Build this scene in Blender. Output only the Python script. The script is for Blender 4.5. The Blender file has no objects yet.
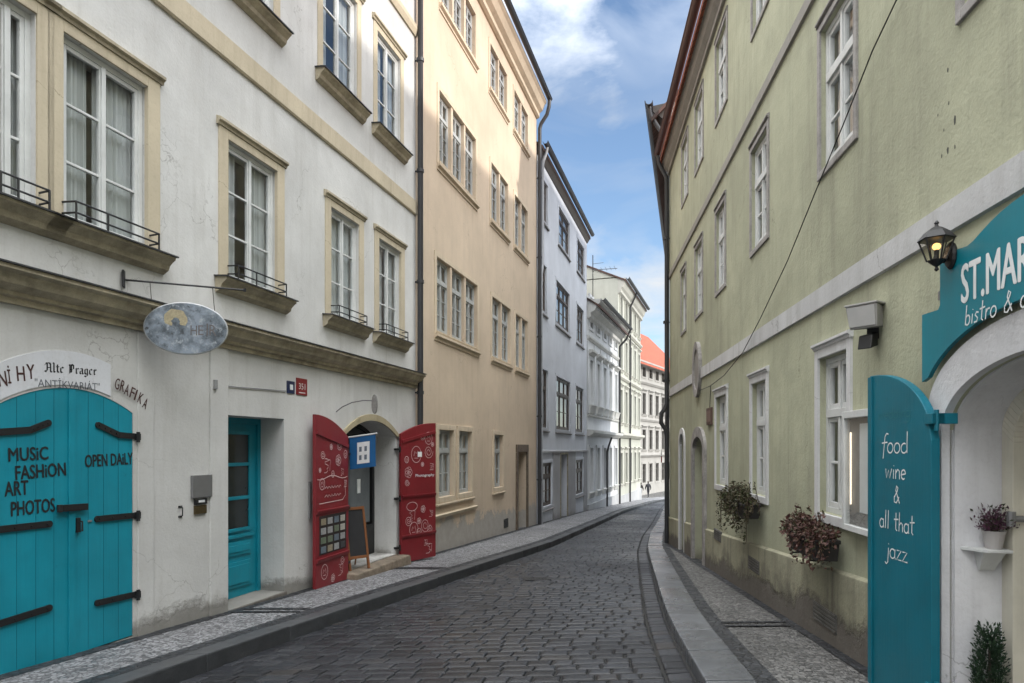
import bpy, bmesh, math, random
from mathutils import Vector, Matrix, noise
random.seed(11)
C = bpy.context.scene.collection
F, HX, HY, ZC = 683.0, 512.0, 448.0, 1.45      # focal length in px, vanishing centre, eye height
R = math.radians
OFF = {}

# ------------------------------------------------------------------ mesh helper
class MB:
    def __init__(s): s.v=[]; s.f=[]; s.m=[]; s.mi=0
    def poly(s, pts):
        n=len(s.v); s.v += [tuple(p) for p in pts]; s.f.append(tuple(range(n,n+len(pts)))); s.m.append(s.mi)
    def box(s,x0,x1,y0,y1,z0,z1):
        n=len(s.v)
        s.v += [(x,y,z) for z in (z0,z1) for y in (y0,y1) for x in (x0,x1)]
        for q in ((0,2,3,1),(4,5,7,6),(0,1,5,4),(2,6,7,3),(0,4,6,2),(1,3,7,5)):
            s.f.append(tuple(n+i for i in q)); s.m.append(s.mi)
        return s
    def hexa(s, p):   # 8 points, bottom 4 then top 4 (same winding)
        n=len(s.v); s.v += [tuple(q) for q in p]
        for q in ((3,2,1,0),(4,5,6,7),(0,1,5,4),(1,2,6,5),(2,3,7,6),(3,0,4,7)):
            s.f.append(tuple(n+i for i in q)); s.m.append(s.mi)
        return s
    def prism(s, pts, y0, y1):       # outline in x,z extruded along y
        n=len(s.v); k=len(pts)
        s.v += [(x,y0,z) for x,z in pts]+[(x,y1,z) for x,z in pts]
        s.f.append(tuple(range(n,n+k))); s.f.append(tuple(range(n+2*k-1,n+k-1,-1))); s.m += [s.mi]*2
        for i in range(k):
            j=(i+1)%k; s.f.append((n+i,n+k+i,n+k+j,n+j)); s.m.append(s.mi)
        return s
    def prof(s, pts, x0, x1):        # outline in y,z extruded along x
        n=len(s.v); k=len(pts)
        s.v += [(x0,y,z) for y,z in pts]+[(x1,y,z) for y,z in pts]
        s.f.append(tuple(range(n,n+k))); s.f.append(tuple(range(n+2*k-1,n+k-1,-1))); s.m += [s.mi]*2
        for i in range(k):
            j=(i+1)%k; s.f.append((n+i,n+k+i,n+k+j,n+j)); s.m.append(s.mi)
        return s
    def tube(s, path, r, n=8, cap=True):
        P=[Vector(p) for p in path]; rr = r if isinstance(r,(list,tuple)) else [r]*len(P)
        up=None; base=len(s.v)
        for i,p in enumerate(P):
            d=((P[i+1]-p) if i==0 else (p-P[i-1]) if i==len(P)-1 else (P[i+1]-p).normalized()+(p-P[i-1]).normalized())
            if d.length<1e-9: d=Vector((0,0,1))
            d.normalize()
            if up is None: up = Vector((0,0,1)) if abs(d.z)<.9 else Vector((1,0,0))
            a=d.cross(up)
            if a.length<1e-6: up=Vector((0.3,1,0.2)); a=d.cross(up)
            a.normalize(); b=a.cross(d); up=b
            for k in range(n):
                t=2*math.pi*k/n; q=p+(a*math.cos(t)+b*math.sin(t))*rr[i]; s.v.append(tuple(q))
        for i in range(len(P)-1):
            for k in range(n):
                k2=(k+1)%n; s.f.append((base+i*n+k,base+i*n+k2,base+(i+1)*n+k2,base+(i+1)*n+k)); s.m.append(s.mi)
        if cap:
            s.f.append(tuple(base+k for k in range(n))[::-1]); s.f.append(tuple(base+(len(P)-1)*n+k for k in range(n))); s.m += [s.mi]*2
        return s
    def lathe(s, prof, cx=0, cy=0, n=16, ph=0):  # (r,z)
        base=len(s.v)
        for r,z in prof:
            for k in range(n):
                t=2*math.pi*(k+ph)/n; s.v.append((cx+r*math.cos(t),cy+r*math.sin(t),z))
        for i in range(len(prof)-1):
            for k in range(n):
                k2=(k+1)%n; s.f.append((base+i*n+k,base+i*n+k2,base+(i+1)*n+k2,base+(i+1)*n+k)); s.m.append(s.mi)
        s.f.append(tuple(base+k for k in range(n))[::-1]); s.f.append(tuple(base+(len(prof)-1)*n+k for k in range(n))); s.m += [s.mi]*2
        return s
    def xform(s, fn, start=0):
        for i in range(start,len(s.v)): s.v[i]=tuple(fn(Vector(s.v[i])))
        return s
    def mesh(s, name, mats, off=(0,0,0), smooth=False, bevel=0, fix=True):
        me=bpy.data.meshes.new(name)
        me.from_pydata([(x-off[0],y-off[1],z-off[2]) for x,y,z in s.v],[],s.f)
        mats = mats if isinstance(mats,(list,tuple)) else [mats]
        for m in mats: me.materials.append(m)
        if len(mats)>1: me.polygons.foreach_set('material_index', s.m)
        if fix or bevel:
            bm=bmesh.new(); bm.from_mesh(me)
            if fix: bmesh.ops.recalc_face_normals(bm, faces=bm.faces)
            if bevel:
                es=[e for e in bm.edges if len(e.link_faces)==2 and e.calc_face_angle(0)>.5]
                bmesh.ops.bevel(bm, geom=es, offset=bevel, segments=2, affect='EDGES', profile=.6, clamp_overlap=True)
            bm.to_mesh(me); bm.free()
        if smooth:
            me.polygons.foreach_set('use_smooth',[True]*len(me.polygons))
        me.update(); return me
    def build(s, name, mats, parent=None, loc=None, rotz=0, label=None, **kw):
        po = OFF.get(parent.name,(0,0,0)) if parent else (0,0,0)
        if loc is None: me=s.mesh(name,mats,off=po,**kw)
        else: me=s.mesh(name,mats,**kw)
        return link(name, me, parent, loc, rotz, label)

def link(name, me, parent=None, loc=None, rotz=0, label=None):
    po = OFF.get(parent.name,(0,0,0)) if parent else (0,0,0)
    o=bpy.data.objects.new(name, me); C.objects.link(o)
    if parent: o.parent=parent
    if loc is not None:
        o.location=(loc[0]-po[0],loc[1]-po[1],loc[2]-po[2]); o.rotation_euler=(0,0,rotz); OFF[o.name]=(0,0,0)
    else: OFF[o.name]=po
    if label: o['label']=label
    return o

class Frame:                        # a street front: x to the right as seen from the street, y into the wall, z up
    def __init__(s, X, Y, tan, side):
        s.X,s.Y=X,Y; th=math.atan(tan)
        d=(math.sin(th),math.cos(th))
        if side=='L': s.ax=d; s.ay=(-d[1],d[0])
        elif side=='R': s.ax=(-d[0],-d[1]); s.ay=(d[1],-d[0])
        else: s.ax=(1.0,0.0); s.ay=(0.0,1.0)
        s.rot=math.atan2(s.ax[1],s.ax[0])
    def w(s,x,y=0): return (s.X+s.ax[0]*x+s.ay[0]*y, s.Y+s.ax[1]*x+s.ay[1]*y)
    def px(s, px, py, dep=0):       # where a sight line of the photograph meets this wall
        u,v=(px-HX)/F,(HY-py)/F
        n=s.ay; t=((s.X*n[0]+s.Y*n[1])+dep)/(u*n[0]+n[1])
        P=(u*t-s.X, t-s.Y)
        return (P[0]*s.ax[0]+P[1]*s.ax[1], ZC+v*t)
    def x(s,px,dep=0): return s.px(px,HY,dep)[0]
    def atY(s,Y): return (Y-s.Y)/s.ax[1]
LF=Frame(-5.15,0,.27526,'L')
RF=Frame(2.1,0,.1025,'R')
BF=Frame(3.41,31.1,.334,'L')
GF=Frame(4.12,17.7,.26,'R')
FF=Frame(0,98,0,'F')

def thing(name,label,cat,fr=None,at=(0,0,0),group=None,loc=None,rotz=None):
    o=bpy.data.objects.new(name,None); C.objects.link(o); o.empty_display_size=.2
    if fr:
        X,Y=fr.w(at[0],at[1]); o.location=(X,Y,at[2]); o.rotation_euler=(0,0,fr.rot); OFF[o.name]=tuple(at)
    else:
        o.location=loc or (0,0,0); OFF[o.name]=(0,0,0)
    if rotz is not None: o.rotation_euler=(0,0,rotz)
    o['label']=label; o['category']=cat
    if group: o['group']=group
    return o
def struct(o): o['kind']='structure'; return o

# ------------------------------------------------------------------ materials
class NT:
    def __init__(s,name):
        s.mat=bpy.data.materials.new(name); s.mat.use_nodes=True; s.t=s.mat.node_tree; s.n=s.t.nodes
        s.bsdf=s.n['Principled BSDF']; s.out=s.n['Material Output']; s._tc=None
    def nd(s,ty,**kw):
        n=s.n.new(ty)
        for k,v in kw.items(): setattr(n,k,v)
        return n
    def ln(s,a,b): s.t.links.new(a,b)
    def tc(s):
        if s._tc is None: s._tc=s.nd('ShaderNodeTexCoord').outputs['Object']
        return s._tc
    def mp(s,sc=(1,1,1),vec=None,loc=(0,0,0)):
        m=s.nd('ShaderNodeMapping'); m.inputs['Scale'].default_value=sc; m.inputs['Location'].default_value=loc
        s.ln(vec or s.tc(), m.inputs['Vector']); return m.outputs[0]
    def noise(s,scale,detail=4,rough=.55,vec=None,dist=0):
        n=s.nd('ShaderNodeTexNoise'); n.inputs['Scale'].default_value=scale; n.inputs['Detail'].default_value=detail
        n.inputs['Roughness'].default_value=rough; n.inputs['Distortion'].default_value=dist
        s.ln(vec or s.tc(), n.inputs['Vector']); return n.outputs['Fac']
    def ramp(s,fac,stops):
        r=s.nd('ShaderNodeValToRGB'); e=r.color_ramp.elements
        while len(e)<len(stops): e.new(.5)
        for i,(p,c) in enumerate(stops):
            e[i].position=p; e[i].color = (c,c,c,1) if not isinstance(c,(tuple,list)) else (*c,1)
        s.ln(fac,r.inputs[0]); return r.outputs[0]
    def math(s,op,a,b=None,clamp=False):
        m=s.nd('ShaderNodeMath',operation=op,use_clamp=clamp)
        for i,q in enumerate((a,b)):
            if q is None: continue
            if isinstance(q,(int,float)): m.inputs[i].default_value=q
            else: s.ln(q,m.inputs[i])
        return m.outputs[0]
    def mix(s,fac,a,b,mode='MIX'):
        m=s.nd('ShaderNodeMix',data_type='RGBA',blend_type=mode)
        for i,q in ((0,fac),(6,a),(7,b)):
            if isinstance(q,(int,float)): m.inputs[i].default_value=q
            elif isinstance(q,tuple): m.inputs[i].default_value=(*q,1)
            else: s.ln(q,m.inputs[i])
        return m.outputs[2]
    def bump(s,h,strength=.3,dist=.01,prev=None):
        b=s.nd('ShaderNodeBump'); b.inputs['Strength'].default_value=strength; b.inputs['Distance'].default_value=dist
        s.ln(h,b.inputs['Height'])
        if prev: s.ln(prev,b.inputs['Normal'])
        return b.outputs[0]
    def done(s,col=None,rough=.8,normal=None,metal=0,spec=None):
        b=s.bsdf
        if isinstance(col,tuple): b.inputs['Base Color'].default_value=(*col,1)
        elif col is not None: s.ln(col,b.inputs['Base Color'])
        if isinstance(rough,(int,float)): b.inputs['Roughness'].default_value=rough
        else: s.ln(rough,b.inputs['Roughness'])
        if normal: s.ln(normal,b.inputs['Normal'])
        b.inputs['Metallic'].default_value=metal
        if spec is not None: b.inputs['Specular IOR Level'].default_value=spec
        return s.mat
def mul(c,k): return tuple(min(1,x*k) for x in c)

def plaster(name, base, dirt=(.2,.18,.14), amt=.5, streak=.5, bump=.35, base_line=None, patch=None, basez=.5, seed=0):
    """base_line=(z0,k): local height of the ground = z0 + k*x, for splash dirt and fallen render"""
    t=NT(name); v=t.mp(loc=(seed*3.1,seed,seed*1.7))
    big=t.noise(.55,5,.6,v); med=t.noise(3.2,6,.62,v); fine=t.noise(38,4,.6,v)
    st=t.noise(1.0,5,.65,t.mp((5.5,5.5,.42),v)); st2=t.noise(1.0,4,.6,t.mp((19,19,.8),v))
    c=t.mix(t.ramp(big,[(.3,0),(.7,1)]), mul(base,1-.12-.1*amt), mul(base,1.06+.12*amt))
    c=t.mix(t.math('MULTIPLY',t.ramp(med,[(.45,0),(.75,1)]),amt*.55), c, tuple(a*.55+b*.45 for a,b in zip(base,dirt)))
    c=t.mix(t.math('MULTIPLY',t.math('MULTIPLY',t.ramp(st,[(.48,0),(.72,1)]),t.ramp(st2,[(.35,.25),(.65,1)])),streak), c, dirt)
    c=t.mix(t.math('MULTIPLY',t.ramp(fine,[(.3,1),(.5,0)]),.12), c, dirt)
    vd=t.nd('ShaderNodeTexVoronoi',feature='DISTANCE_TO_EDGE'); vd.inputs['Scale'].default_value=.62
    ds=t.nd('ShaderNodeVectorMath',operation='MULTIPLY_ADD'); nn=t.nd('ShaderNodeTexNoise'); nn.inputs['Scale'].default_value=2.4; nn.inputs['Detail'].default_value=7; t.ln(v,nn.inputs['Vector'])
    t.ln(nn.outputs['Color'],ds.inputs[0]); ds.inputs[1].default_value=(.9,.9,.9); t.ln(v,ds.inputs[2]); t.ln(ds.outputs[0],vd.inputs['Vector'])
    crk=t.math('MULTIPLY',t.ramp(vd.outputs['Distance'],[(0,1),(.0035,0)]),t.ramp(t.noise(.8,3,.5,t.mp(loc=(5,2,8),vec=v)),[(.52,0),(.6,1)]))
    c=t.mix(t.math('MULTIPLY',crk,.55),c,mul(dirt,.5))
    h=t.math('ADD',t.math('MULTIPLY',fine,.35),t.math('ADD',med,t.math('MULTIPLY',big,1.5)))
    if base_line:
        sx=t.nd('ShaderNodeSeparateXYZ'); t.ln(t.tc(),sx.inputs[0])
        hgt=t.math('SUBTRACT',sx.outputs[2],t.math('ADD',t.math('MULTIPLY',sx.outputs[0],base_line[1]),base_line[0]))
        n1=t.noise(1.6,7,.68,v); n2=t.noise(7,6,.7,v)
        e=t.math('ADD',t.math('MULTIPLY',n1,1.1),t.math('MULTIPLY',n2,.35))
        lim=t.math('SUBTRACT',t.math('MULTIPLY',e,basez*1.7),t.math('ADD',hgt,basez*.62))
        spl=t.math('MULTIPLY',t.math('MULTIPLY',lim,4.0),1.0,True)
        c=t.mix(t.math('MULTIPLY',spl,.72),c,dirt)
        if patch:
            n3=t.noise(1.25,8,.72,t.mp(loc=(9,4,2),vec=v))
            p=t.math('SUBTRACT',t.math('MULTIPLY',n3,patch[1]*1.9),t.math('ADD',hgt,patch[1]*.35))
            p=t.math('MULTIPLY',p,9.0,True)
            pc=t.mix(t.noise(5,6,.7,v),mul(patch[0],.6),mul(patch[0],1.2))
            c=t.mix(t.math('MULTIPLY',p,.9),c,pc); h=t.math('SUBTRACT',h,t.math('MULTIPLY',p,1.2))
    return t.done(c,.9,t.bump(h,bump,.02),spec=.25)

def paint(name, col, rough=.42, wear=.25, grain=True, dirt=None):
    t=NT(name); n=t.noise(2.3,6,.65); g=t.noise(1.0,5,.6,t.mp((45,45,2.2)))
    c=t.mix(t.ramp(n,[(.3,0),(.7,1)]),mul(col,.82),mul(col,1.1))
    c=t.mix(t.math('MULTIPLY',t.ramp(g,[(.5,0),(.75,1)]),wear),c,dirt or mul(col,.5))
    ch=t.noise(11,8,.75); b2=t.noise(.9,5,.65)
    c=t.mix(t.math('MULTIPLY',t.ramp(ch,[(.63,0),(.69,1)]),min(1,wear*1.6)),c,dirt or mul(col,.45))
    c=t.mix(t.math('MULTIPLY',t.ramp(b2,[(.4,0),(.7,1)]),wear*.9),c,tuple(x*.75+.03 for x in col))
    return t.done(c,t.ramp(n,[(.2,rough-.08),(.8,rough+.16)]),t.bump(t.math('ADD',g,t.math('MULTIPLY',ch,.6)),.25 if grain else .08,.005))
def plain(name,col,rough=.6,metal=0,var=.15,scale=9):
    t=NT(name); n=t.noise(scale,5,.6)
    c=t.mix(n,mul(col,1-var),mul(col,1+var)); return t.done(c,rough,t.bump(n,.12,.004),metal)
def stone(name,col,dark=.5,rough=.8,scale=6,bump=.4):
    t=NT(name); n=t.noise(scale,8,.7); f=t.noise(120,3,.6)
    c=t.mix(t.ramp(n,[(.35,0),(.68,1)]),mul(col,dark),mul(col,1.1)); c=t.mix(t.ramp(f,[(.3,.3),(.5,0)]),c,mul(col,.35))
    return t.done(c,rough,t.bump(t.math('ADD',n,t.math('MULTIPLY',f,.3)),bump,.012))

def glass(name,f0=.10,tint=(.96,.98,.98)):
    t=NT(name); t.n.remove(t.bsdf)
    b=t.bump(t.noise(2.6,2,.5),.10,.03)
    g=t.nd('ShaderNodeNewGeometry'); d=t.nd('ShaderNodeVectorMath',operation='DOT_PRODUCT'); t.ln(b,d.inputs[0]); t.ln(g.outputs['Incoming'],d.inputs[1])
    c=t.math('POWER',t.math('SUBTRACT',1.0,t.math('ABSOLUTE',d.outputs['Value']),True),4.5)
    f=t.math('ADD',t.math('MULTIPLY',c,1-f0),f0,True)
    tr=t.nd('ShaderNodeBsdfTransparent'); tr.inputs[0].default_value=(*tint,1)
    gl=t.nd('ShaderNodeBsdfGlossy'); gl.inputs['Roughness'].default_value=.015; t.ln(b,gl.inputs['Normal'])
    m=t.nd('ShaderNodeMixShader'); t.ln(f,m.inputs[0]); t.ln(tr.outputs[0],m.inputs[1]); t.ln(gl.outputs[0],m.inputs[2])
    t.ln(m.outputs[0],t.out.inputs[0]); return t.mat

def leafmat(name,cols,rough=.55):
    t=NT(name); g=t.nd('ShaderNodeNewGeometry').outputs['Random Per Island']
    k=len(cols); r=t.ramp(g,[(i/k,c) for i,c in enumerate(cols)])
    t.bsdf.inputs['Subsurface Weight'].default_value=0
    return t.done(r,rough,spec=.3)

def cobble(name):
    t=NT(name); g=t.nd('ShaderNodeNewGeometry').outputs['Random Per Island']
    n=t.noise(9,6,.7); f=t.noise(90,4,.65); big=t.noise(.45,4,.6)
    c=t.ramp(g,[(0,(.008,.0085,.011)),(.35,(.014,.0155,.020)),(.7,(.022,.0245,.031)),(.93,(.036,.038,.044)),(1,(.032,.027,.024))])
    c=t.mix(t.ramp(n,[(.3,.55),(.6,0)]),c,(.025,.025,.027))
    c=t.mix(t.ramp(big,[(.35,.35),(.65,0)]),c,(.03,.031,.035))
    r=t.math('ADD',t.ramp(big,[(.35,.2),(.65,.42)]),t.math('MULTIPLY',n,.2))
    return t.done(c,r,t.bump(t.math('ADD',n,t.math('MULTIPLY',f,.5)),.6,.006),spec=.33)

def mosaic(name,light,dark,scale=17,joint=.35,frac=.5):
    t=NT(name); w=t.noise(1.2,2,.5)
    v=t.nd('ShaderNodeTexVoronoi',feature='F1'); v.inputs['Scale'].default_value=scale; v.inputs['Randomness'].default_value=.62
    e=t.nd('ShaderNodeTexVoronoi',feature='DISTANCE_TO_EDGE'); e.inputs['Scale'].default_value=scale; e.inputs['Randomness'].default_value=.62
    fl=t.mp((1,1,.02)); t.ln(fl,v.inputs['Vector']); t.ln(fl,e.inputs['Vector'])
    sc=t.nd('ShaderNodeSeparateColor'); t.ln(v.outputs['Color'],sc.inputs[0])
    cell=t.ramp(sc.outputs[0],[(0,dark),(frac,light),(1,mul(light,1.25))])
    j=t.ramp(e.outputs['Distance'],[(.02,1),(.12,0)])
    big=t.noise(.9,5,.65)
    c=t.mix(t.math('MULTIPLY',j,.8),cell,mul(dark,.4)); c=t.mix(t.ramp(big,[(.35,.5),(.65,0)]),c,mul(dark,.8))
    hgt=t.ramp(e.outputs['Distance'],[(0,0),(.18,1)])
    return t.done(c,t.ramp(sc.outputs[1],[(0,.45),(1,.75)]),t.bump(t.math('ADD',hgt,t.math('MULTIPLY',sc.outputs[2],.5)),.6,.012))

def tiles(name,col):
    t=NT(name); wv=t.nd('ShaderNodeTexBrick'); wv.inputs['Scale'].default_value=1
    wv.inputs['Brick Width'].default_value=.2; wv.inputs['Row Height'].default_value=.33; wv.inputs['Mortar Size'].default_value=.02
    wv.inputs['Color1'].default_value=(*mul(col,.8),1); wv.inputs['Color2'].default_value=(*mul(col,1.15),1); wv.inputs['Mortar'].default_value=(*mul(col,.3),1)
    t.ln(t.tc(),wv.inputs['Vector'])
    n=t.noise(2,5,.6); c=t.mix(t.ramp(n,[(.35,.35),(.65,0)]),wv.outputs['Color'],mul(col,.5))
    return t.done(c,.8,t.bump(wv.outputs['Fac'],.5,.02))

def emit(name,col,s):
    t=NT(name); t.bsdf.inputs['Emission Color'].default_value=(*col,1); t.bsdf.inputs['Emission Strength'].default_value=s
    return t.done(col,.5)
# light
SE,SA=23,112
SUNS,SKYS,EXPO=2.0,.13,.9
CB,CB2=3.8,7.2  # cloud level; gain of the unseen overhead cloud added to light the street
CLOUD_OFF=(0.3,1.7,0)
# ------------------------------------------------------------------ street shape
def lerp(a,b,t): return a+(b-a)*t
def pw(pts,y):
    if y<=pts[0][0]: a,b=pts[0],pts[1]
    elif y>=pts[-1][0]: a,b=pts[-2],pts[-1]
    else:
        for a,b in zip(pts,pts[1:]):
            if y<=b[0]: break
    return a[1]+(b[1]-a[1])*(y-a[0])/(b[0]-a[0])
def wallL(Y): return -5.15+.27526*Y if Y<31.1 else 3.41+.334*(Y-31.1)
def wallR(Y): return 2.1+.1025*Y if Y<16.8 else 4.12+.26*(Y-17.7)
LW=[(-6,1.05),(5,1.13),(6.6,1.17),(9.8,1.32),(12.5,1.5),(15.6,1.68),(24,1.7),(41,1.6),(90,1.6)]
def kerbL(Y): return wallL(Y)+pw(LW,Y)
KR=[(-6,.12),(0,.79),(3,1.13),(5.2,1.38),(7,1.6),(9.2,1.97),(12,2.45),(15.3,3.03),(19.1,3.87),(24.8,5.32),(35,7.8),(50,11.7),(60,14.3),(70,18),(100,30)]
def kerbR(Y): return pw(KR,Y)
def smooth(fn,Y,h=.8): return sum(fn(Y+h*k/3) for k in range(-3,4))/7
def zL(Y):
    if Y<45: return -.0445*Y
    if Y<82: return -.0445*45-.062*(Y-45)
    return -.0445*45-.062*37
def zR(Y):
    if Y<17: return .15-.06*Y
    return zL(Y)-.11*max(0,1-(Y-17)/25)
def zs(X,Y):
    a,b=wallL(Y),wallR(Y); t=max(0,min(1,(X-a)/(b-a))); return lerp(zL(Y),zR(Y),t)
def zroad(X,Y):
    a,b=wallL(Y),wallR(Y); t=max(0,min(1,(X-a)/(b-a))); return lerp(zL(Y),zR(Y),t)-lerp(.135,.075,t)

M={}
M['earth']=plain('earth',(.06,.06,.058),.9)
M['sett']=cobble('sett'); M['joint']=plain('joint',(.012,.012,.012),.8,var=.4,scale=20)
def kstone(name,c,r):
    t=NT(name); g=t.nd('ShaderNodeNewGeometry').outputs['Random Per Island']; n=t.noise(5,8,.72); f=t.noise(150,3,.6); big=t.noise(1.1,4,.6)
    k=t.mix(g,mul(c,.8),mul(c,1.2)); k=t.mix(t.ramp(n,[(.35,.6),(.62,0)]),k,mul(c,.4)); k=t.mix(t.ramp(f,[(.35,.4),(.5,0)]),k,mul(c,.35))
    return t.done(k,t.ramp(big,[(.35,r-.1),(.65,r+.12)]),t.bump(t.math('ADD',n,t.math('MULTIPLY',f,.3)),.4,.008),spec=.5)
M['kerb_dark']=kstone('kerb_dark',(.058,.061,.066),.5); M['kerb_light']=kstone('kerb_light',(.14,.147,.16),.28)
M['mosaicL']=mosaic('mosaic_left',(.30,.30,.31),(.085,.085,.09),24,frac=.4)
M['mosaicR']=mosaic('mosaic_right',(.18,.176,.17),(.055,.055,.054),25,frac=.5)
M['border']=mosaic('mosaic_border',(.032,.035,.04),(.014,.015,.018),14)

def ground():
    m=MB(); ys=[-40,-10,0,10,17,25,35,45,55,65,82,100,150,400]; xs=[-250,-60,-20,-5,0,5,20,40,80,300]
    for i in range(len(ys)-1):
        for j in range(len(xs)-1):
            m.poly([(x,y,zL(y)-.5) for x,y in ((xs[j],ys[i]),(xs[j+1],ys[i]),(xs[j+1],ys[i+1]),(xs[j],ys[i+1]))])
    struct(m.build('ground',M['earth'],fix=False))
    m=MB()
    m.mi=1
    ys=[-6+.5*i for i in range(214)]
    for a,b in zip(ys,ys[1:]):         # bed under the setts
        m.poly([(kerbL(a)-.1,a,zroad(kerbL(a),a)-.014),(kerbR(a)+.1,a,zroad(kerbR(a),a)-.014),(kerbR(b)+.1,b,zroad(kerbR(b),b)-.014),(kerbL(b)-.1,b,zroad(kerbL(b),b)-.014)])
    m.mi=0
    rnd=random.Random(5)
    def sett(p, h, g=.008, bev=.016):   # p: four corners (x,y)
        cx=sum(q[0] for q in p)/4; cy=sum(q[1] for q in p)/4
        tx,ty=rnd.gauss(0,.007),rnd.gauss(0,.010)
        def pt(q,ins,dz):
            dx,dy=q[0]-cx,q[1]-cy; x=cx+dx*max(.2,1-ins/max(.01,abs(dx))); y=cy+dy*max(.2,1-ins/max(.01,abs(dy)))
            return (x,y,zroad(x,y)+h+dz+tx*dx+ty*dy)
        n=len(m.v)
        for ins,dz in ((g,-.05),(g,-.014),(g+bev*.35,-.005),(g+bev*1.0,-.001),(g+bev*2.3,.0015)): m.v += [pt(q,ins,dz) for q in p]
        for L in range(4):
            for i in range(4):
                j=(i+1)%4; m.f.append((n+L*4+i,n+L*4+j,n+L*4+4+j,n+L*4+4+i)); m.m.append(0)
        m.f.append((n+16,n+17,n+18,n+19)); m.m.append(0)
    Y=-2.5; k=0
    while Y<98:
        dy=.158*rnd.uniform(.9,1.12)*(1 if Y<45 else 2)
        a,b=Y,Y+dy; xl=smooth(kerbL,Y)+.005; xr=smooth(kerbR,Y)-.225
        xl2=smooth(kerbL,b)+.005; xr2=smooth(kerbR,b)-.225
        wob=lambda s,ph: .012*math.sin(s*6+k*.15)+.004*math.sin(s*17+k)
        n=max(3,int((xr-xl)/(.205 if Y<45 else .4))); cuts=[0]; off=rnd.uniform(.3,1)
        s=off/n
        while s<1-.35/n: cuts.append(s); s+=rnd.uniform(.78,1.25)/n
        cuts.append(1)
        for s0,s1 in zip(cuts,cuts[1:]):
            j=lambda: rnd.uniform(-.006,.006)
            P=[(lerp(xl,xr,s0)+j(),a+wob(s0,0)+j()),(lerp(xl,xr,s1)+j(),a+wob(s1,0)+j()),(lerp(xl2,xr2,s1)+j(),b+wob(s1,0)+j()),(lerp(xl2,xr2,s0)+j(),b+wob(s0,0)+j())]
            sett(P,rnd.gauss(0,.0025),.0055)
        Y=b; k+=1
    Y=-2.5
    while Y<60:                       # gutter course along the right kerb
        b=Y+rnd.uniform(.13,.24)
        e=smooth(kerbR,Y)-.012; e2=smooth(kerbR,b)-.012
        sett([(e-.2,Y),(e,Y+.03),(e2,b+.03),(e2-.2,b)],rnd.gauss(-.004,.002),.005,.012); Y=b
    struct(m.build('road',[M['sett'],M['joint']],fix=False,smooth=False))
    # kerbs
    def kerb(name,fn,w,drop,step,mat,side):
        m=MB(); Y=-4.0; rnd=random.Random(3)
        while Y<90:
            b=Y+step*rnd.uniform(.6,1.5)
            a0,a1=smooth(fn,Y),smooth(fn,b-.008); s=side
            z0=lambda x,y: zs(x,y)+.012+rz
            rz=rnd.uniform(-.004,.004)
            pts=[(a0,Y),(a0+s*w,Y),(a1+s*w,b-.008),(a1,b-.008)]
            if s<0: pts=[pts[1],pts[0],pts[3],pts[2]]
            m.hexa([(x,y,z0(x,y)-.4) for x,y in pts]+[(x,y,z0(x,y)) for x,y in pts]); Y=b
        struct(m.build(name,mat,bevel=.014))
    kerb('kerb',kerbL,.2,.15,1.0,M['kerb_dark'],-1)
    kerb('kerb',kerbR,.345,.1,.62,M['kerb_light'],1)
    # pavements
    def strip(name,f0,f1,mat,dz,y0=-5,y1=92,cuts=1):
        m=MB(); ys=[]; y=y0
        while y<=y1: ys.append(y); y+=.4 if y<30 else 1.2
        for a,b in zip(ys,ys[1:]):
            for c in range(cuts):
                q=lambda y,k: lerp(f0(y),f1(y),k/cuts)
                P=[(q(a,c),a),(q(a,c+1),a),(q(b,c+1),b),(q(b,c),b)]
                m.poly([(x,y,zs(x,y)+dz+.006*noise.noise((x*1.5,y*1.5,2))) for x,y in P])
        struct(m.build(name,mat,fix=False,smooth=True))
    kl=lambda y:smooth(kerbL,y); kr=lambda y:smooth(kerbR,y)
    strip('pavement',lambda y:wallL(y)-.9,lambda y:kl(y)-.19,M['mosaicL'],0,cuts=3)
    strip('pavement',lambda y:kr(y)+.33,lambda y:wallR(y)+1.2,M['mosaicR'],0,cuts=3)
    strip('pavement_border',lambda y:kl(y)-.37,lambda y:kl(y)-.196,M['border'],.005)
    strip('pavement_border',lambda y:wallL(y)-.05,lambda y:wallL(y)+.13,M['border'],.0055)
    strip('pavement_border',lambda y:kr(y)+.342,lambda y:kr(y)+.49,M['border'],.005)
    strip('pavement_border',lambda y:wallR(y)-.13,lambda y:wallR(y)+.05,M['border'],.0055)
    m=MB()                            # double dark rows across the pavements
    for f0,f1,ys in ((lambda y:kr(y)+.48,lambda y:wallR(y)-.12,(6.45,6.62)),(lambda y:wallL(y)+.1,lambda y:kl(y)-.36,(7.35,7.52,10.9,11.05))):
        for y in ys:
            P=[(f0(y),y),(f1(y),y+.0),(f1(y),y+.075),(f0(y),y+.075)]
            m.poly([(x,yy,zs(x,yy)+.010) for x,yy in P])
    struct(m.build('pavement_band',M['border'],fix=False))
    m=MB()
    for a,b in zip(range(48,110,2),range(50,112,2)):
        for x in range(-30,90,6):
            m.poly([(x+dx,y,zL(y)-.2) for dx,y in ((0,a),(6,a),(6,b),(0,b))])
    struct(m.build('square',M['mosaicR'],fix=False))
ground()

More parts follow.
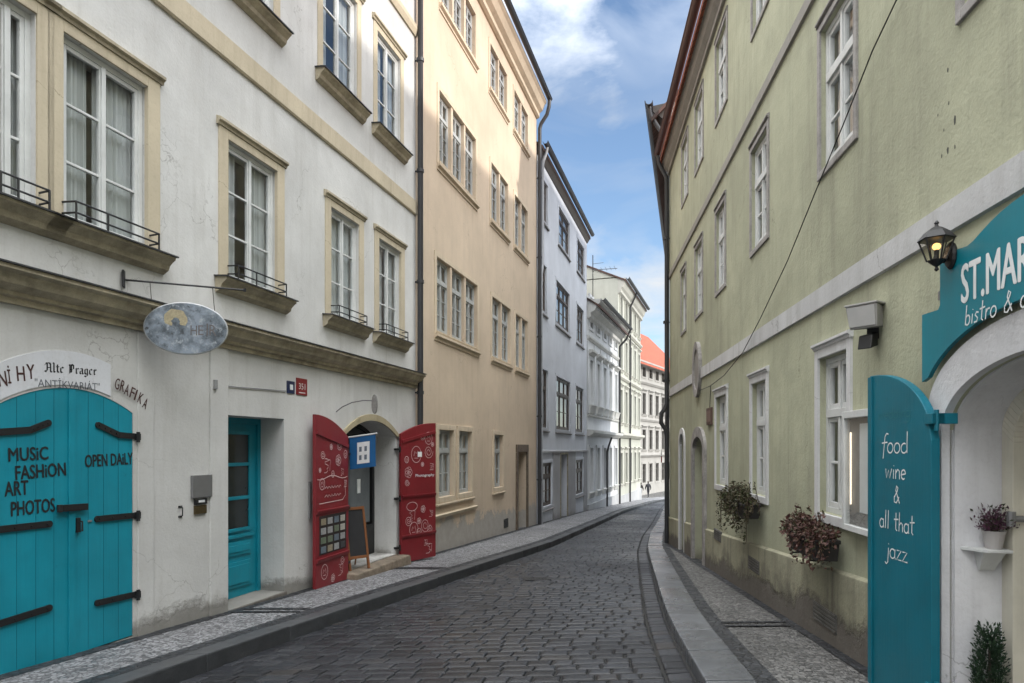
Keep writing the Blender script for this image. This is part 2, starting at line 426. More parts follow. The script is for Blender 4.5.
# ------------------------------------------------------------------ building kit
def arc(x0,x1,zsp,rise,kind,n=20):
    out=[]
    for i in range(n+1):
        if kind=='ell': t=math.pi*(1-i/n); u=math.cos(t); h=math.sin(t)
        else: u=-1+2*i/n; h=1-u*u
        out.append(((x0+x1)/2+(x1-x0)/2*u, zsp+rise*h))
    return out
def facade(b,name,mat,x0,x1,z0,z1,holes,D=8,reveal=None,label=None):
    """holes: (x0,x1,z0,z1,depth[,rise,kind]) ; closed shell of the house with openings cut in its front"""
    m=MB()
    xs=sorted({x0,x1}|{h[0] for h in holes}|{h[1] for h in holes}); zz=sorted({z0,z1}|{h[2] for h in holes}|{h[3] for h in holes})
    for i in range(len(xs)-1):
        for j in range(len(zz)-1):
            cx,cz=(xs[i]+xs[i+1])/2,(zz[j]+zz[j+1])/2
            if any(h[0]<cx<h[1] and h[2]<cz<h[3] for h in holes): continue
            m.poly([(xs[i],0,zz[j]),(xs[i+1],0,zz[j]),(xs[i+1],0,zz[j+1]),(xs[i],0,zz[j+1])])
    for h in holes:
        a,c,e,f,d=h[:5]; m.mi=1
        if len(h)>5:
            pts=arc(a,c,f-h[5],h[5],h[6]); m.mi=0
            for p,q in zip(pts,pts[1:]):
                if f-min(p[1],q[1])>1e-4: m.poly([(p[0],0,p[1]),(q[0],0,q[1]),(q[0],0,f),(p[0],0,f)])
            m.mi=1; out=[(a,e)]+pts+[(c,e)]
        else: out=[(a,e),(a,f),(c,f),(c,e)]
        for p,q in zip(out,out[1:]+out[:1]):
            m.poly([(p[0],0,p[1]),(p[0],d,p[1]),(q[0],d,q[1]),(q[0],0,q[1])])
    m.mi=0
    m.poly([(x0,0,z0),(x0,D,z0),(x0,D,z1),(x0,0,z1)]); m.poly([(x1,0,z0),(x1,D,z0),(x1,D,z1),(x1,0,z1)])
    m.poly([(x0,D,z0),(x1,D,z0),(x1,D,z1),(x0,D,z1)]); m.poly([(x0,0,z1),(x1,0,z1),(x1,D,z1),(x0,D,z1)])
    return m.build(name,[mat,reveal or mat],b,fix=False,label=label)
def room(b,x0,x1,z0,z1,y=1.0):
    m=MB(); m.box(x0,x1,y,y+.05,z0,z1); return m.build('inner_wall',M['room'],b)
def roof(b,x0,x1,z,over,D,rise,mat,th=.1,ends=True,wallmat=None):
    m=MB(); k=rise/(D/2); e=z-over*k
    m.prof([(-over,e),(D/2,z+rise),(D+over,e),(D+over,e-th),(D/2,z+rise-th),(-over,e-th)],x0-.05,x1+.05)
    r=m.build('roof',mat,b)
    if wallmat:
        g=MB(); g.prof([(0.002,z-.02),(D/2,z+rise-th-.01),(D-.002,z-.02)],x0+.003,x1-.003); g.build('gable',wallmat,b)
    return r
def gutter(b,x0,x1,y,z,r=.075,mat=None):
    m=MB(); n=8
    out=[(y+r*math.cos(math.pi+math.pi*i/n),z+r*math.sin(math.pi+math.pi*i/n)) for i in range(n+1)]
    inn=[(y+(r-.012)*math.cos(math.pi+math.pi*i/n),z+(r-.012)*math.sin(math.pi+math.pi*i/n)) for i in range(n+1)]
    m.prof(out+inn[::-1],x0,x1)
    m.tube([(x0,y-r,z),(x1,y-r,z)],.014,6)
    return m.build('gutter',mat or M['zinc'],b,smooth=False)
def pipe(b,path,r=.05,mat=None,clips=()):
    m=MB(); m.tube(path,r,12)
    for c in clips:
        m.tube([(c[0],c[1],c[2]-.03),(c[0],c[1],c[2]+.03)],r+.012,12); m.box(c[0]-.012,c[0]+.012,c[1],c[1]+.12,c[2]-.012,c[2]+.012)
    o=m.build('downpipe',mat or M['zinc'],b); sm(o); return o
def sm(o):
    me=o.data; me.polygons.foreach_set('use_smooth',[True]*len(me.polygons))
    at=me.attributes.get('sharp_edge') or me.attributes.new('sharp_edge','BOOLEAN','EDGE')
    bm=bmesh.new(); bm.from_mesh(me); v=[(len(e.link_faces)!=2 or e.calc_face_angle(0)>.7) for e in bm.edges]; bm.free()
    at.data.foreach_set('value',v)

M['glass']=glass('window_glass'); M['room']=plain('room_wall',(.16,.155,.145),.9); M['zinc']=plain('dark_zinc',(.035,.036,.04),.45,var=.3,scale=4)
M['iron']=plain('black_iron',(.012,.012,.013),.5); M['white_wood']=paint('white_wood',(.62,.63,.62),.45,.12); M['grey_wood']=paint('grey_wood',(.40,.41,.40),.5,.2)
M['brown_wood']=paint('brown_wood',(.075,.055,.042),.5,.25); M['dark_wood']=paint('dark_wood',(.05,.04,.033),.5,.3)
def curtmat():
    t=NT('white_curtain'); w=t.noise(1,3,.5,t.mp((22,1,.6)))
    t.done(t.mix(w,(.34,.36,.36),(.58,.60,.60)),.9); t.bsdf.inputs['Transmission Weight'].default_value=0; return t.mat
M['curtain']=curtmat(); M['stone_sill']=stone('stone_sill',(.33,.29,.2),.5)
WC={}
def window(b,x0,x1,z0,z1,s,label=None):
    """s: style. The frame is the part, its panes, curtains, sill, surround, hood and railing are sub-parts"""
    w,h=round(x1-x0,2),round(z1-z0,2); key=(w,h,s['id'])
    if key not in WC:
        L=[]; r=s.get('rec',.06); fw=s.get('fw',.055); fm=s['frame']; tr=s.get('transom'); nc=s.get('cas',2)
        m=MB(); T=s.get('th',.05)
        m.box(0,fw,r,r+T,0,h); m.box(w-fw,w,r,r+T,0,h); m.box(fw,w-fw,r,r+T,0,fw); m.box(fw,w-fw,r,r+T,h-fw,h)
        rows=[(fw,h-fw,s.get('bars',2))]
        if tr:
            zt=h*tr; m.box(fw,w-fw,r-.015,r+T,zt-.035,zt+.035); rows=[(fw,zt-.035,s.get('bars',1)),(zt+.035,h-fw,s.get('topbars',0))]
        cw=(w-2*fw)/nc; st=s.get('stile',.04); bar=s.get('bar',.022)
        for a,c,nb in rows:
            for i in range(nc):
                xa=fw+i*cw; xb=xa+cw; y0=r+.008; y1=r+T-.006
                m.box(xa,xa+st,y0,y1,a,c); m.box(xb-st,xb,y0,y1,a,c); m.box(xa+st,xb-st,y0,y1,a,a+st*1.15); m.box(xa+st,xb-st,y0,y1,c-st,c)
                for k in range(nb):
                    zb=a+(c-a)*(k+1)/(nb+1); m.box(xa+st,xb-st,y0+.004,y1-.004,zb-bar/2,zb+bar/2)
                for k in range(s.get('vbars',0)):
                    xv=xa+cw*(k+1)/(s['vbars']+1); m.box(xv-bar/2,xv+bar/2,y0+.006,y1-.006,a+st,c-st)
            for i in range(1,nc): m.box(fw+i*cw-.022,fw+i*cw+.022,r-.006,r+.008,a,c)
        L.append(('window',fm,m.mesh('window',fm,bevel=s.get('bev',.004))))
        g=MB(); yp=r+T*.55
        g.poly([(fw*.5,yp,fw*.5),(w-fw*.5,yp,fw*.5),(w-fw*.5,yp,h-fw*.5),(fw*.5,yp,h-fw*.5)])
        L.append(('pane',0,g.mesh('pane',s.get('glass',M['glass']),fix=False)))
        if s.get('curtain'):
            cm=MB(); rd=random.Random(int(w*100)+int(h*10)); yc=r+T+.04
            for a,c in s['curtain']:
                n=28; xs=[(a+(c-a)*i/n)*w for i in range(n+1)]; ys=[yc+.018*math.sin(i*1.9+rd.random()*.6)+.008*rd.random() for i in range(n+1)]
                for i in range(n): cm.poly([(xs[i],ys[i],.02),(xs[i+1],ys[i+1],.02),(xs[i+1],ys[i+1],h),(xs[i],ys[i],h)])
            L.append(('curtain',0,cm.mesh('curtain',s.get('cmat',M['curtain']),fix=False,smooth=True)))
        if 'sur' in s:                     # (width, proud, material[, bottom?])
            sw,pr,mt=s['sur'][:3]; q=MB(); bt=s['sur'][3] if len(s['sur'])>3 else True; tp=s.get('surtop',sw)
            q.box(-sw,-.003,-pr,.03,-sw if bt else 0,h+tp); q.box(w+.003,w+sw,-pr,.03,-sw if bt else 0,h+tp); q.box(-.003,w+.003,-pr,.03,h+.003,h+tp)
            if bt: q.box(-.003,w+.003,-pr,.03,-sw,-.003)
            L.append(('surround',0,q.mesh('surround',mt,bevel=.006)))
        if 'sill' in s:                    # (side overhang, projection, height, material, profile?)
            so,sp,sh,mt=s['sill'][:4]; q=MB(); zt=s.get('sillz',0)
            q.prof([(.03,zt-.002),(-sp,zt-.015),(-sp,zt-.04),(-sp*.8,zt-.06),(-sp*.55,zt-sh*.55),(-sp*.45,zt-sh*.8),(-.012,zt-sh),(.03,zt-sh)],-so,w+so)
            L.append(('sill',0,q.mesh('sill',mt)))
            if s.get('flash'):
                q=MB(); q.prof([(.035,zt+.012),(-sp-.02,zt-.004),(-sp-.02,zt-.018),(.035,zt-.001)],-so-.02,w+so+.02); L.append(('sill_flashing',0,q.mesh('sill_flashing',M['zinc'])))
        if 'hood' in s:
            so,sp,hz,hh,mt=s['hood']; q=MB()
            q.prof([(.03,h+hz),(-.03,h+hz),(-sp*.6,h+hz+hh*.4),(-sp,h+hz+hh*.6),(-sp,h+hz+hh),(.03,h+hz+hh+.03)],-so,w+so)
            L.append(('hood',0,q.mesh('hood',mt)))
        if s.get('rail'):
            q=MB(); zr=.15; rr=.0085; x0r,x1r=-.02,w+.02; yr=-.14
            for z in (.06,zr): q.tube([(x0r,0,z),(x0r+.02,yr,z),(x1r-.02,yr,z),(x1r,0,z)],rr,6)
            xk=lerp(x0r,x1r,.36); q.tube([(xk,yr,.0),(xk,yr,zr)],rr,6)
            q.tube([(x0r+.02,yr,-.01),(x0r+.02,yr,zr)],rr,6); q.tube([(x1r-.02,yr,-.01),(x1r-.02,yr,zr)],rr,6)
            L.append(('railing',0,q.mesh('railing',M['iron'])))
        WC[key]=L
    L=WC[key]; root=link('window',L[0][2],b,(x0,0,z0),0,label)
    for nm,_,me in L[1:]: link(nm,me,root)
    return root
def hole(x0,x1,z0,z1,d=.3): return (x0,x1,z0,z1,d)
def glyphs(txt,bold=0,res=3):
    cu=bpy.data.curves.new('lettering','FONT'); cu.body=txt; cu.size=1; cu.offset=bold; cu.resolution_u=res; cu.extrude=.0
    o=bpy.data.objects.new('lettering',cu); C.objects.link(o)
    dg=bpy.context.evaluated_depsgraph_get(); dg.update(); me=bpy.data.meshes.new_from_object(o.evaluated_get(dg))
    V=[tuple(v.co) for v in me.vertices]; P=[tuple(p.vertices) for p in me.polygons]
    bpy.data.objects.remove(o); bpy.data.curves.remove(cu); bpy.data.meshes.remove(me)
    return V,P
def put_text(m,txt,x,z,w,h,y=-.004,rot=0,bold=.0,jit=0):
    if bold>0:
        b_=bold*h
        for k,(dx,dz) in enumerate(((-b_,0),(b_,0),(0,b_*.7),(0,-b_*.7))): put_text(m,txt,x+dx,z+dz,w,h,y+.0003*k,rot)
        return
    """letters fitted into a w x h box whose lower left corner is x,z, lying in the wall plane"""
    V,P=glyphs(txt,bold)
    if not V: return
    x0=min(v[0] for v in V); x1=max(v[0] for v in V); z0=min(v[1] for v in V); z1=max(v[1] for v in V)
    n=len(m.v); c,s=math.cos(rot),math.sin(rot)
    for v in V:
        a=(v[0]-x0)/(x1-x0)*w; d=(v[1]-z0)/(z1-z0)*h
        m.v.append((x+a*c-d*s,y,z+a*s+d*c))
    for p in P: m.f.append(tuple(n+i for i in p)); m.m.append(m.mi)
# hand-lettered strokes: unit x-height .5, ascender 1, descender -.4
def A(cx,cy,rx,ry,a0,a1,n=10): return [(cx+rx*math.cos(R(a0+(a1-a0)*i/n)),cy+ry*math.sin(R(a0+(a1-a0)*i/n))) for i in range(n+1)]
ST={'f':(.36,[[(.42,.95),(.3,1.0),(.2,.85),(.17,.4),(.12,-.3)],[(.0,.5),(.38,.55)]]),
 'o':(.42,[A(.2,.25,.18,.25,80,440,14)]),
 'd':(.44,[A(.2,.24,.18,.24,60,330,10),[(.36,1.05),(.37,.5),(.39,.0)]]),
 'w':(.55,[[(.02,.5),(.1,.02),(.25,.42),(.36,.02),(.5,.52)]]),
 'i':(.18,[[(.08,.48),(.08,.0)],[(.08,.66),(.09,.7)]]),
 'n':(.42,[[(.05,.5),(.06,.0)],[(.06,.32),(.2,.5),(.32,.42),(.36,.0)]]),
 'e':(.4,[[(.04,.24),(.34,.3)]+A(.19,.26,.16,.24,10,310,10)]),
 '&':(.6,[[(.55,.0),(.2,.7),(.25,.95),(.38,.85),(.32,.65),(.08,.3),(.1,.05),(.28,.0),(.5,.35)]]),
 'a':(.44,[A(.2,.24,.18,.24,50,330,10),[(.36,.5),(.37,.1),(.42,.0)]]),
 'l':(.2,[[(.08,1.0),(.09,.0)]]),
 't':(.36,[[(.16,.95),(.17,.08),(.28,.0)],[(.0,.58),(.36,.62)]]),
 'h':(.42,[[(.06,1.0),(.06,.0)],[(.06,.3),(.2,.48),(.32,.4),(.36,.0)]]),
 'j':(.22,[[(.14,.48),(.13,-.25),(.02,-.38),(-.08,-.28)],[(.14,.66),(.15,.7)]]),
 'z':(.38,[[(.03,.48),(.33,.5),(.04,.02),(.38,.03)]]),
 'b':(.42,[[(.06,1.0),(.06,.02)],A(.2,.24,.16,.24,150,-150,10)]),
 's':(.34,[[(.3,.45),(.16,.5),(.07,.38),(.26,.2),(.22,.04),(.03,.03)]]),
 'r':(.32,[[(.06,.5),(.06,.0)],[(.06,.3),(.16,.47),(.3,.48)]]),
 'c':(.38,[A(.2,.25,.17,.25,45,320,9)]),
 'g':(.44,[A(.2,.26,.18,.24,50,330,10),[(.37,.5),(.36,-.25),(.22,-.4),(.05,-.3)]]),
 'y':(.42,[[(.04,.5),(.18,.05)],[(.38,.5),(.16,-.35),(.02,-.38)]]),
 ' ':(.34,[])}
def ribbon(m,P,wd,y,nib=None):
    """flat brush stroke through points (x,z) at depth y; nib=(dx,dz) gives a broad pen"""
    n0=len(m.v); k=len(P)
    for i,p in enumerate(P):
        if nib: dx,dz=nib
        else:
            a=P[max(0,i-1)]; b=P[min(k-1,i+1)]; tx,tz=b[0]-a[0],b[1]-a[1]; l=math.hypot(tx,tz) or 1; dx,dz=-tz/l*wd/2,tx/l*wd/2
        m.v += [(p[0]-dx,y,p[1]-dz),(p[0]+dx,y,p[1]+dz)]
    for i in range(k-1): m.f.append((n0+2*i,n0+2*i+2,n0+2*i+3,n0+2*i+1)); m.m.append(m.mi)
def hand(m,txt,x,z,size,y,wd=.014,sx=1.0,slant=.08,drift=0):
    cx=x
    for ch in txt:
        w,strokes=ST[ch]
        for P in strokes: ribbon(m,[(cx+(a+slant*d)*size*sx,z+d*size+drift*(cx-x)) for a,d in P],wd,y)
        cx+=w*size*sx+.03*size
    return cx
# ------------------------------------------------------------------ white corner house with the bookshop gate
H=lambda h: ZC+h
def bar(m,p,q,w,y0,y1,taper=1.0):
    d=Vector((q[0]-p[0],q[1]-p[1])); d.normalize(); n=Vector((-d.y,d.x))*w/2
    m.prism([(p[0]-n.x,p[1]-n.y),(q[0]-n.x*taper,q[1]-n.y*taper),(q[0]+n.x*taper,q[1]+n.y*taper),(p[0]+n.x,p[1]+n.y)],y0,y1)
def text_px(m,fr,txt,xa,ya,xb,yb,hpx,y=-.004,dep=0,bold=.0):
    P=fr.px(xa,ya,dep); Q=fr.px(xb,yb,dep); Z=abs(F*(P[1]-ZC)/(HY-ya)) if abs(HY-ya)>3 else abs(F*(Q[1]-ZC)/(HY-yb))
    w=math.hypot(Q[0]-P[0],Q[1]-P[1]); put_text(m,txt,P[0],P[1],w,hpx*Z/F,y,math.atan2(Q[1]-P[1],Q[0]-P[0]),bold)
def pbase(k,fr):                     # ground line in a thing's own coordinates
    return k

M['teal']=paint('teal_paint',(.0,.235,.32),.5,.22,dirt=(.0,.12,.17)); M['teal_dark']=paint('deep_teal_paint',(.0,.135,.19),.42,.12)
M['sign_teal']=paint('sign_teal_paint',(.0,.19,.25),.35,.1,grain=False)
M['red']=paint('dark_red_paint',(.20,.012,.018),.45,.25); M['cream_trim']=plaster('cream_trim',(.54,.47,.35),(.22,.18,.12),.5,.45,.25)
M['weathered']=stone('weathered_cornice',(.50,.435,.315),.5,.85,3.5,.5)
M['black_paint']=plain('black_lettering',(.012,.014,.016),.6); M['brown_paint']=plain('brown_lettering',(.06,.022,.018),.7,var=.4,scale=30)
M['white_paint']=plain('white_lettering',(.72,.74,.74),.6); M['panel_white']=plaster('white_panel',(.64,.65,.68),(.35,.33,.3),.3,.2,.2)
M['step']=stone('door_step',(.17,.155,.135),.45); M['grey_metal']=plain('grey_metal',(.26,.26,.265),.45,.6); M['brass']=plain('dull_brass',(.12,.09,.045),.45,.7)

x0,x1=LF.atY(-6.0),LF.x(415.4)
atB=(LF.x(300),0,-.0445*8.5)
bl=(lambda at,z0,k:(z0+k*at[0]-at[2],k))
M['plasterA']=plaster('white_plaster',(.60,.595,.58),(.30,.28,.245),.55,.32,.4,bl(atB,0,-.0429),((.26,.25,.23),.36),.40,1)
b=thing('townhouse','white plastered house with cream window trims, blue double gate, blue door and red shop shutters','house',LF,atB)
B1=b
g0,g1=LF.x(72)-(LF.x(133)-LF.x(72)),LF.x(133); gz=H(.49)
gate=(g0,g1,H(-1.712),gz,.06,.175,'seg')
d1=(LF.x(228),LF.x(284),H(-1.775),H(.36),.37)
sh=(LF.x(343.5),LF.x(396),H(-1.79),H(.43),.42,.24,'seg')
w1=[(LF.x(-14),LF.x(35)),(LF.x(62.5),LF.x(147)),(LF.x(227.5),LF.x(276.5)),(LF.x(330.5),LF.x(358.5)),(LF.x(378.5),LF.x(400.5))]
w2=[(LF.x(-14),LF.x(35)),(LF.x(62.5),LF.x(147)),(LF.x(229),LF.x(273)),(LF.x(322.5),LF.x(356.5)),(LF.x(377),LF.x(400))]
holes=[gate,d1,sh]+[hole(a,c,H(1.83),H(3.36)) for a,c in w1]+[hole(a,c,H(5.1),H(6.66)) for a,c in w2]
facade(b,'wall',M['plasterA'],x0,x1,-1.4,H(9.3),holes,D=9)
room(b,x0+.2,x1-.2,-1,H(9),1.2)
st1=dict(id='b1a',frame=M['white_wood'],rec=.045,fw=.048,cas=2,bars=2,stile=.036,curtain=[(.02,.47),(.53,.98)],sur=(.15,.018,M['cream_trim'],False),surtop=.1,
   hood=(.18,.06,.1,.07,M['weathered']),sill=(.2,.15,.17,M['weathered']),flash=True,rail=True)
st1n=dict(st1,id='b1b',rail=False)
CV=[[(.02,.47),(.53,.98)],[(.02,.40),(.47,.98)],[(.02,.33),(.66,.98)],[(.02,.97)],[(.02,.45),(.6,.98)]]
for i,(a,c) in enumerate(w1): window(b,a,c,H(1.83),H(3.36),dict(st1,id='b1a%d'%i,curtain=CV[i]))
st2=dict(st1,id='b1c',rail=False,bars=2,sill=(.18,.14,.17,M['weathered']),sur=(.13,.015,M['cream_trim'],False))
for i,(a,c) in enumerate(w2): window(b,a,c,H(5.1),H(6.66),dict(st2,id='b1c%d'%i,curtain=CV[(i*2+1)%5]))
m=MB(); m.prof([(.02,H(1.35)),(-.06,H(1.345)),(-.21,H(1.32)),(-.21,H(1.29)),(-.17,H(1.27)),(-.14,H(1.2)),(-.07,H(1.16)),(-.07,H(1.13)),(-.035,H(1.12)),(-.035,H(1.075)),(.02,H(1.075))],x0,x1+.0)
m.build('cornice',M['weathered'],b)
m=MB(); m.prof([(.03,H(1.365)),(-.225,H(1.335)),(-.225,H(1.322)),(.03,H(1.352))],x0,x1); m.build('cornice_flashing',M['zinc'],b)
m=MB(); m.prof([(.02,H(4.46)),(-.035,H(4.45)),(-.035,H(4.22)),(-.02,H(4.2)),(.02,H(4.2))],x0,x1); m.build('string_course',M['cream_trim'],b)
m=MB(); m.prof([(.02,H(7.62)),(-.06,H(7.6)),(-.06,H(7.52)),(-.03,H(7.42)),(.02,H(7.42))],x0,x1); m.build('string_course',M['cream_trim'],b)
m=MB(); m.prof([(.02,H(9.3)),(-.4,H(9.28)),(-.4,H(9.18)),(-.25,H(9.05)),(-.08,H(8.9)),(.02,H(8.9))],x0,x1); m.build('cornice',M['cream_trim'],b)
M['tile_red']=tiles('clay_tiles',(.30,.085,.045)); M['tile_dark']=tiles('dark_tiles',(.10,.055,.045))
roof(b,x0,x1,H(9.35),.55,9,3.4,M['tile_red'],wallmat=M['plasterA'])
gutter(b,x0,x1,-.6,H(9.2))
m=MB(); m.box(LF.x(209),LF.x(227)-.005,-.022,.02,H(-2.6),H(1.076)); m.box(LF.x(137),LF.x(153),-.014,.02,H(-2.6),H(1.076)); m.build('pilaster',M['plasterA'],b,bevel=.01)
# gate
gm=LF.x(72)
for s in (0,1):
    a,c=(g0+.004,gm-.004) if s==0 else (gm+.004,g1-.004)
    zb=H(-1.70)
    full=arc(g0,g1,gz-.175,.175,'seg',40); top=[p for p in full if a<=p[0]<=c]
    zt=lambda x: gz-.175+.175*(1-((x-(g0+g1)/2)/((g1-g0)/2))**2)
    pts=[(a,zb)]+[(a,zt(a))]+top+[(c,zt(c)),(c,zb)]
    m=MB(); m.prism(pts,.035,.075)
    nb=4
    lf=m.build('gate_leaf',M['teal'],b)
    lf.location.y-=.03
    m=MB()
    for k in range(1,nb):           # board joints
        xk=lerp(a,c,k/nb); m.box(xk-.0018,xk+.0018,.0335,.036,zb+.01,zt(xk)-.01)
    m.build('board_joint',M['teal_dark'],lf)
    m=MB(); xe=c if s==0 else a; m.box(xe-.03,xe+.03,.022,.034,zb,zt(xe)-.01) if s==0 else m.box(xe,xe+.001,.03,.034,zb,zb+.1)
    m.build('cover_strip',M['teal'],lf)
    straps=[((-14,433),(30,430),(48,423)),((-14,531),(49,524)),((-14,628),(49,608))] if s==0 else [((143,437),(119,435),(98,425)),((143,514.5),(97,519)),((143,592.5),(97,603))]
    for S in straps:
        m=MB(); P=[LF.px(*q) for q in S]
        if s==1: P=[(g1+.05,P[0][1])]+P
        for p,q in zip(P,P[1:]): bar(m,p,q,.052,.020 if s==1 and p[0]>g1 else .022,.033)
        for p in P[1:]:
            n=14; m.prism([(p[0]+.027*math.cos(2*math.pi*i/n),p[1]+.027*math.sin(2*math.pi*i/n)) for i in range(n)],.0215,.0332)
        for k in range(4):
            q=Vector(P[-2]).lerp(Vector(P[-1]),.15+.27*k); m.tube([(q[0],.024,q[1]),(q[0],.014,q[1])],.008,6)
        if s==1:
            p=P[0]; m.tube([(p[0]-.02,.0,p[1]-.05),(p[0]-.02,.0,p[1]+.045)],.016,8); m.box(p[0]-.035,p[0]+.005,-.006,.03,p[1]-.03,p[1]+.03)
        m.build('hinge_strap',M['iron'],lf)
    m=MB()
    if s==0:
        for q in (('MUSiC',9,461.5,48.5,459.3,13.5),('FASHiON',16,480,66,475.5,14),('ART',5,496.5,28.5,494.3,14.5),('PHOTOS',11.5,516.5,55,511.5,14.5)): text_px(m,LF,*q,y=.0315,bold=.03)
        m.build('lettering',M['black_paint'],lf)
        m=MB(); P,Q=LF.px(58,508.5),LF.px(86,506.5); bar(m,P,Q,.055,.003,.020); m.tube([(P[0],.012,P[1]-.03),(P[0],.012,P[1]+.03)],.02,8); m.build('latch',M['iron'],lf)
    else:
        text_px(m,LF,'OPEN DAiLY',85.5,467.5,133,464,12.5,y=.0315,bold=.03); m.build('lettering',M['black_paint'],lf)
        p=LF.px(77.5,525); m=MB(); m.box(p[0]-.018,p[0]+.018,.015,.034,p[1]-.06,p[1]+.06); m.tube([(p[0],.0,p[1]+.03),(p[0],-.02,p[1]+.03),(p[0],-.02,p[1]-.05)],.008,6); m.build('handle',M['iron'],lf)
        for px_ in ((90,521),):
            p=LF.px(*px_); m=MB(); m.box(p[0]-.02,p[0]+.02,.027,.034,p[1]-.008,p[1]+.008); m.build('keyhole',M['grey_metal'],lf)
m=MB(); P=LF.px(0,681); Q=LF.px(136,638); m.hexa([(P[0]-.6,-.05,P[1]-.1),(Q[0],-.05,Q[1]-.16),(Q[0],.1,Q[1]-.16),(P[0]-.6,.1,P[1]-.1),(P[0]-.6,-.05,P[1]-.03),(Q[0],-.05,Q[1]+.0),(Q[0],.1,Q[1]+.0),(P[0]-.6,.1,P[1]-.03)])
m.build('gate_sill',stone('worn_threshold',(.27,.21,.16),.5),b)
# painted arch panel and lettering over the gate
zt=lambda x: gz-.175+.175*(1-((x-(g0+g1)/2)/((g1-g0)/2))**2)
a,c=g0,LF.x(110); n=24; xs=[lerp(a,c,i/n) for i in range(n+1)]
m=MB(); m.prism([(x,zt(x)+.025) for x in xs]+[(x,zt(x)+.30) for x in xs[::-1]],-.008,.01)
pan=m.build('painted_panel',M['panel_white'],b)
BL={'A':(.62,[[(0,.1),(.12,.0),(.2,.15),(.2,.8),(.1,.95)],[(.2,.95),(.42,.95),(.5,.8),(.5,.1),(.6,.0)],[(.2,.45),(.5,.5)],[(0,.7),(.08,.85)]]),
 'l':(.26,[[(.04,1.0),(.12,.92),(.12,.1),(.22,.0)]]),'t':(.28,[[(.12,.85),(.12,.1),(.24,.0)],[(.0,.6),(.26,.6)]]),
 'e':(.38,[[(.08,.5),(.08,.1),(.2,.0),(.34,.1)],[(.08,.5),(.2,.62),(.32,.5),(.1,.3)]]),
 'P':(.6,[[(.0,.85),(.1,.95),(.16,.8),(.16,.05),(.04,-.1)],[(.16,.9),(.36,1.0),(.5,.85),(.5,.5),(.36,.38),(.16,.45)],[(.3,.95),(.3,.1)]]),
 'r':(.32,[[(.02,.5),(.1,.6),(.1,.08),(.18,.0)],[(.1,.48),(.24,.62),(.3,.5)]]),
 'a':(.42,[[(.06,.55),(.26,.62),(.32,.5),(.32,.1),(.4,.0)],[(.3,.35),(.1,.3),(.08,.08),(.18,.0),(.32,.12)]]),
 'g':(.42,[[(.3,.6),(.1,.55),(.08,.12),(.2,.0),(.32,.1)],[(.32,.62),(.32,-.15),(.2,-.28),(.04,-.18)]]),' ':(.28,[])}
m=MB(); P=LF.px(44,371.5); Q=LF.px(96,375); L=math.hypot(Q[0]-P[0],Q[1]-P[1]); tot=sum(BL[ch][0]+.06 for ch in 'Alte Prager'); cx=0; S=L/tot; dr=(Q[1]-P[1])/L
for ch in 'Alte Prager':
    wch,strokes=BL[ch]
    for pl in strokes: ribbon(m,[(P[0]+(cx+u)*S,P[1]+.075*v+dr*cx*S) for u,v in pl],0,-.0095,nib=(.0062,.0042))
    cx+=wch+.06
m.build('lettering',M['black_paint'],pan)
m=MB(); text_px(m,LF,"\u201EANT\u0130KVARI\u00C1T\u201C".replace('\u201E','"').replace('\u201C','"'),34,386.5,99,390.5,10.5,y=-.0095,bold=.0); m.build('lettering',plain('grey_lettering',(.10,.11,.13),.7,var=.4,scale=40),pan)
m=MB()
for ch,px_,py_,r in (('K',-11.5,390,.22),('N',-1.5,386.5,.16),('\u0130',7.5,383.5,.12),('H',16.5,381,.1),('Y',26.5,378.8,.08)):
    P=LF.px(px_,py_); Z=(P[0]*LF.ax[1]); put_text(m,ch,P[0],P[1],(.022 if ch=='\u0130' else .062),(.132 if ch=='\u0130' else .11),-.0105,r,.015)
for i,(ch,px_,py_,r) in enumerate((('G',112.5,388.5,-.22),('R',117.8,390.5,-.26),('A',122,394,-.30),('F',127.5,397,-.33),('I',132,399.5,-.36),('K',135.5,402,-.4),('A',140.2,407,-.44))):
    P=LF.px(px_,py_); put_text(m,ch,P[0],P[1],.016 if ch=='I' else .046,.1,-.0185,r,.015)
m.build('lettering',M['brown_paint'],b)
# blue entrance door
a,c,zb,zt_,_=d1; y=.36
m=MB(); m.box(a,c,y,y+.05,zb,zt_)
m.box(a,a+.06,y-.03,y,zb,zt_); m.box(c-.06,c,y-.03,y,zb,zt_); m.box(a+.06,c-.06,y-.03,y,zt_-.07,zt_)
dr_=m.build('entrance_door',M['teal'],b,bevel=.005,label='blue panelled entrance door with narrow glazed panes')
xa,xb=a+.1,c-.1
m=MB()
for z0_,z1_ in ((zb+.12,zb+.42),(zb+.5,zb+.66)):
    m.box(xa+.08,xb-.08,y-.022,y-.0005,z0_,z1_); m.box(xa+.12,xb-.12,y-.034,y-.022,z0_+.04,z1_-.04)
m.box(xa+.03,xb-.03,y-.03,y-.0005,zb+.705,zb+.745)
for k in (0,1):
    xl=xa+.08 if k==0 else xb-.12; m.box(xl,xl+.04,y-.026,y-.0005,zb+.78,zt_-.16)
for zz in (zb+.78,zb+1.16,zb+1.56,zt_-.2): m.box(xa+.12,xb-.12,y-.026,y-.0005,zz,zz+.04)
m.build('door_panel',M['teal'],dr_,bevel=.004)
M['dark_glass']=plain('dark_glass',(.02,.026,.028),.08,var=.2)
m=MB(); m.box(xa+.12,xb-.12,y-.008,y-.001,zb+.82,zt_-.2); m.build('pane',M['dark_glass'],dr_)
m=MB(); 
for k in range(4): m.tube([(xa+.14+.0*k+.10*math.sin(t*.5+k)*.8+.06*k,y-.02,zb+.9+t*.1) for t in range(9)],.005,5)
m.build('window_grille',M['iron'],dr_)
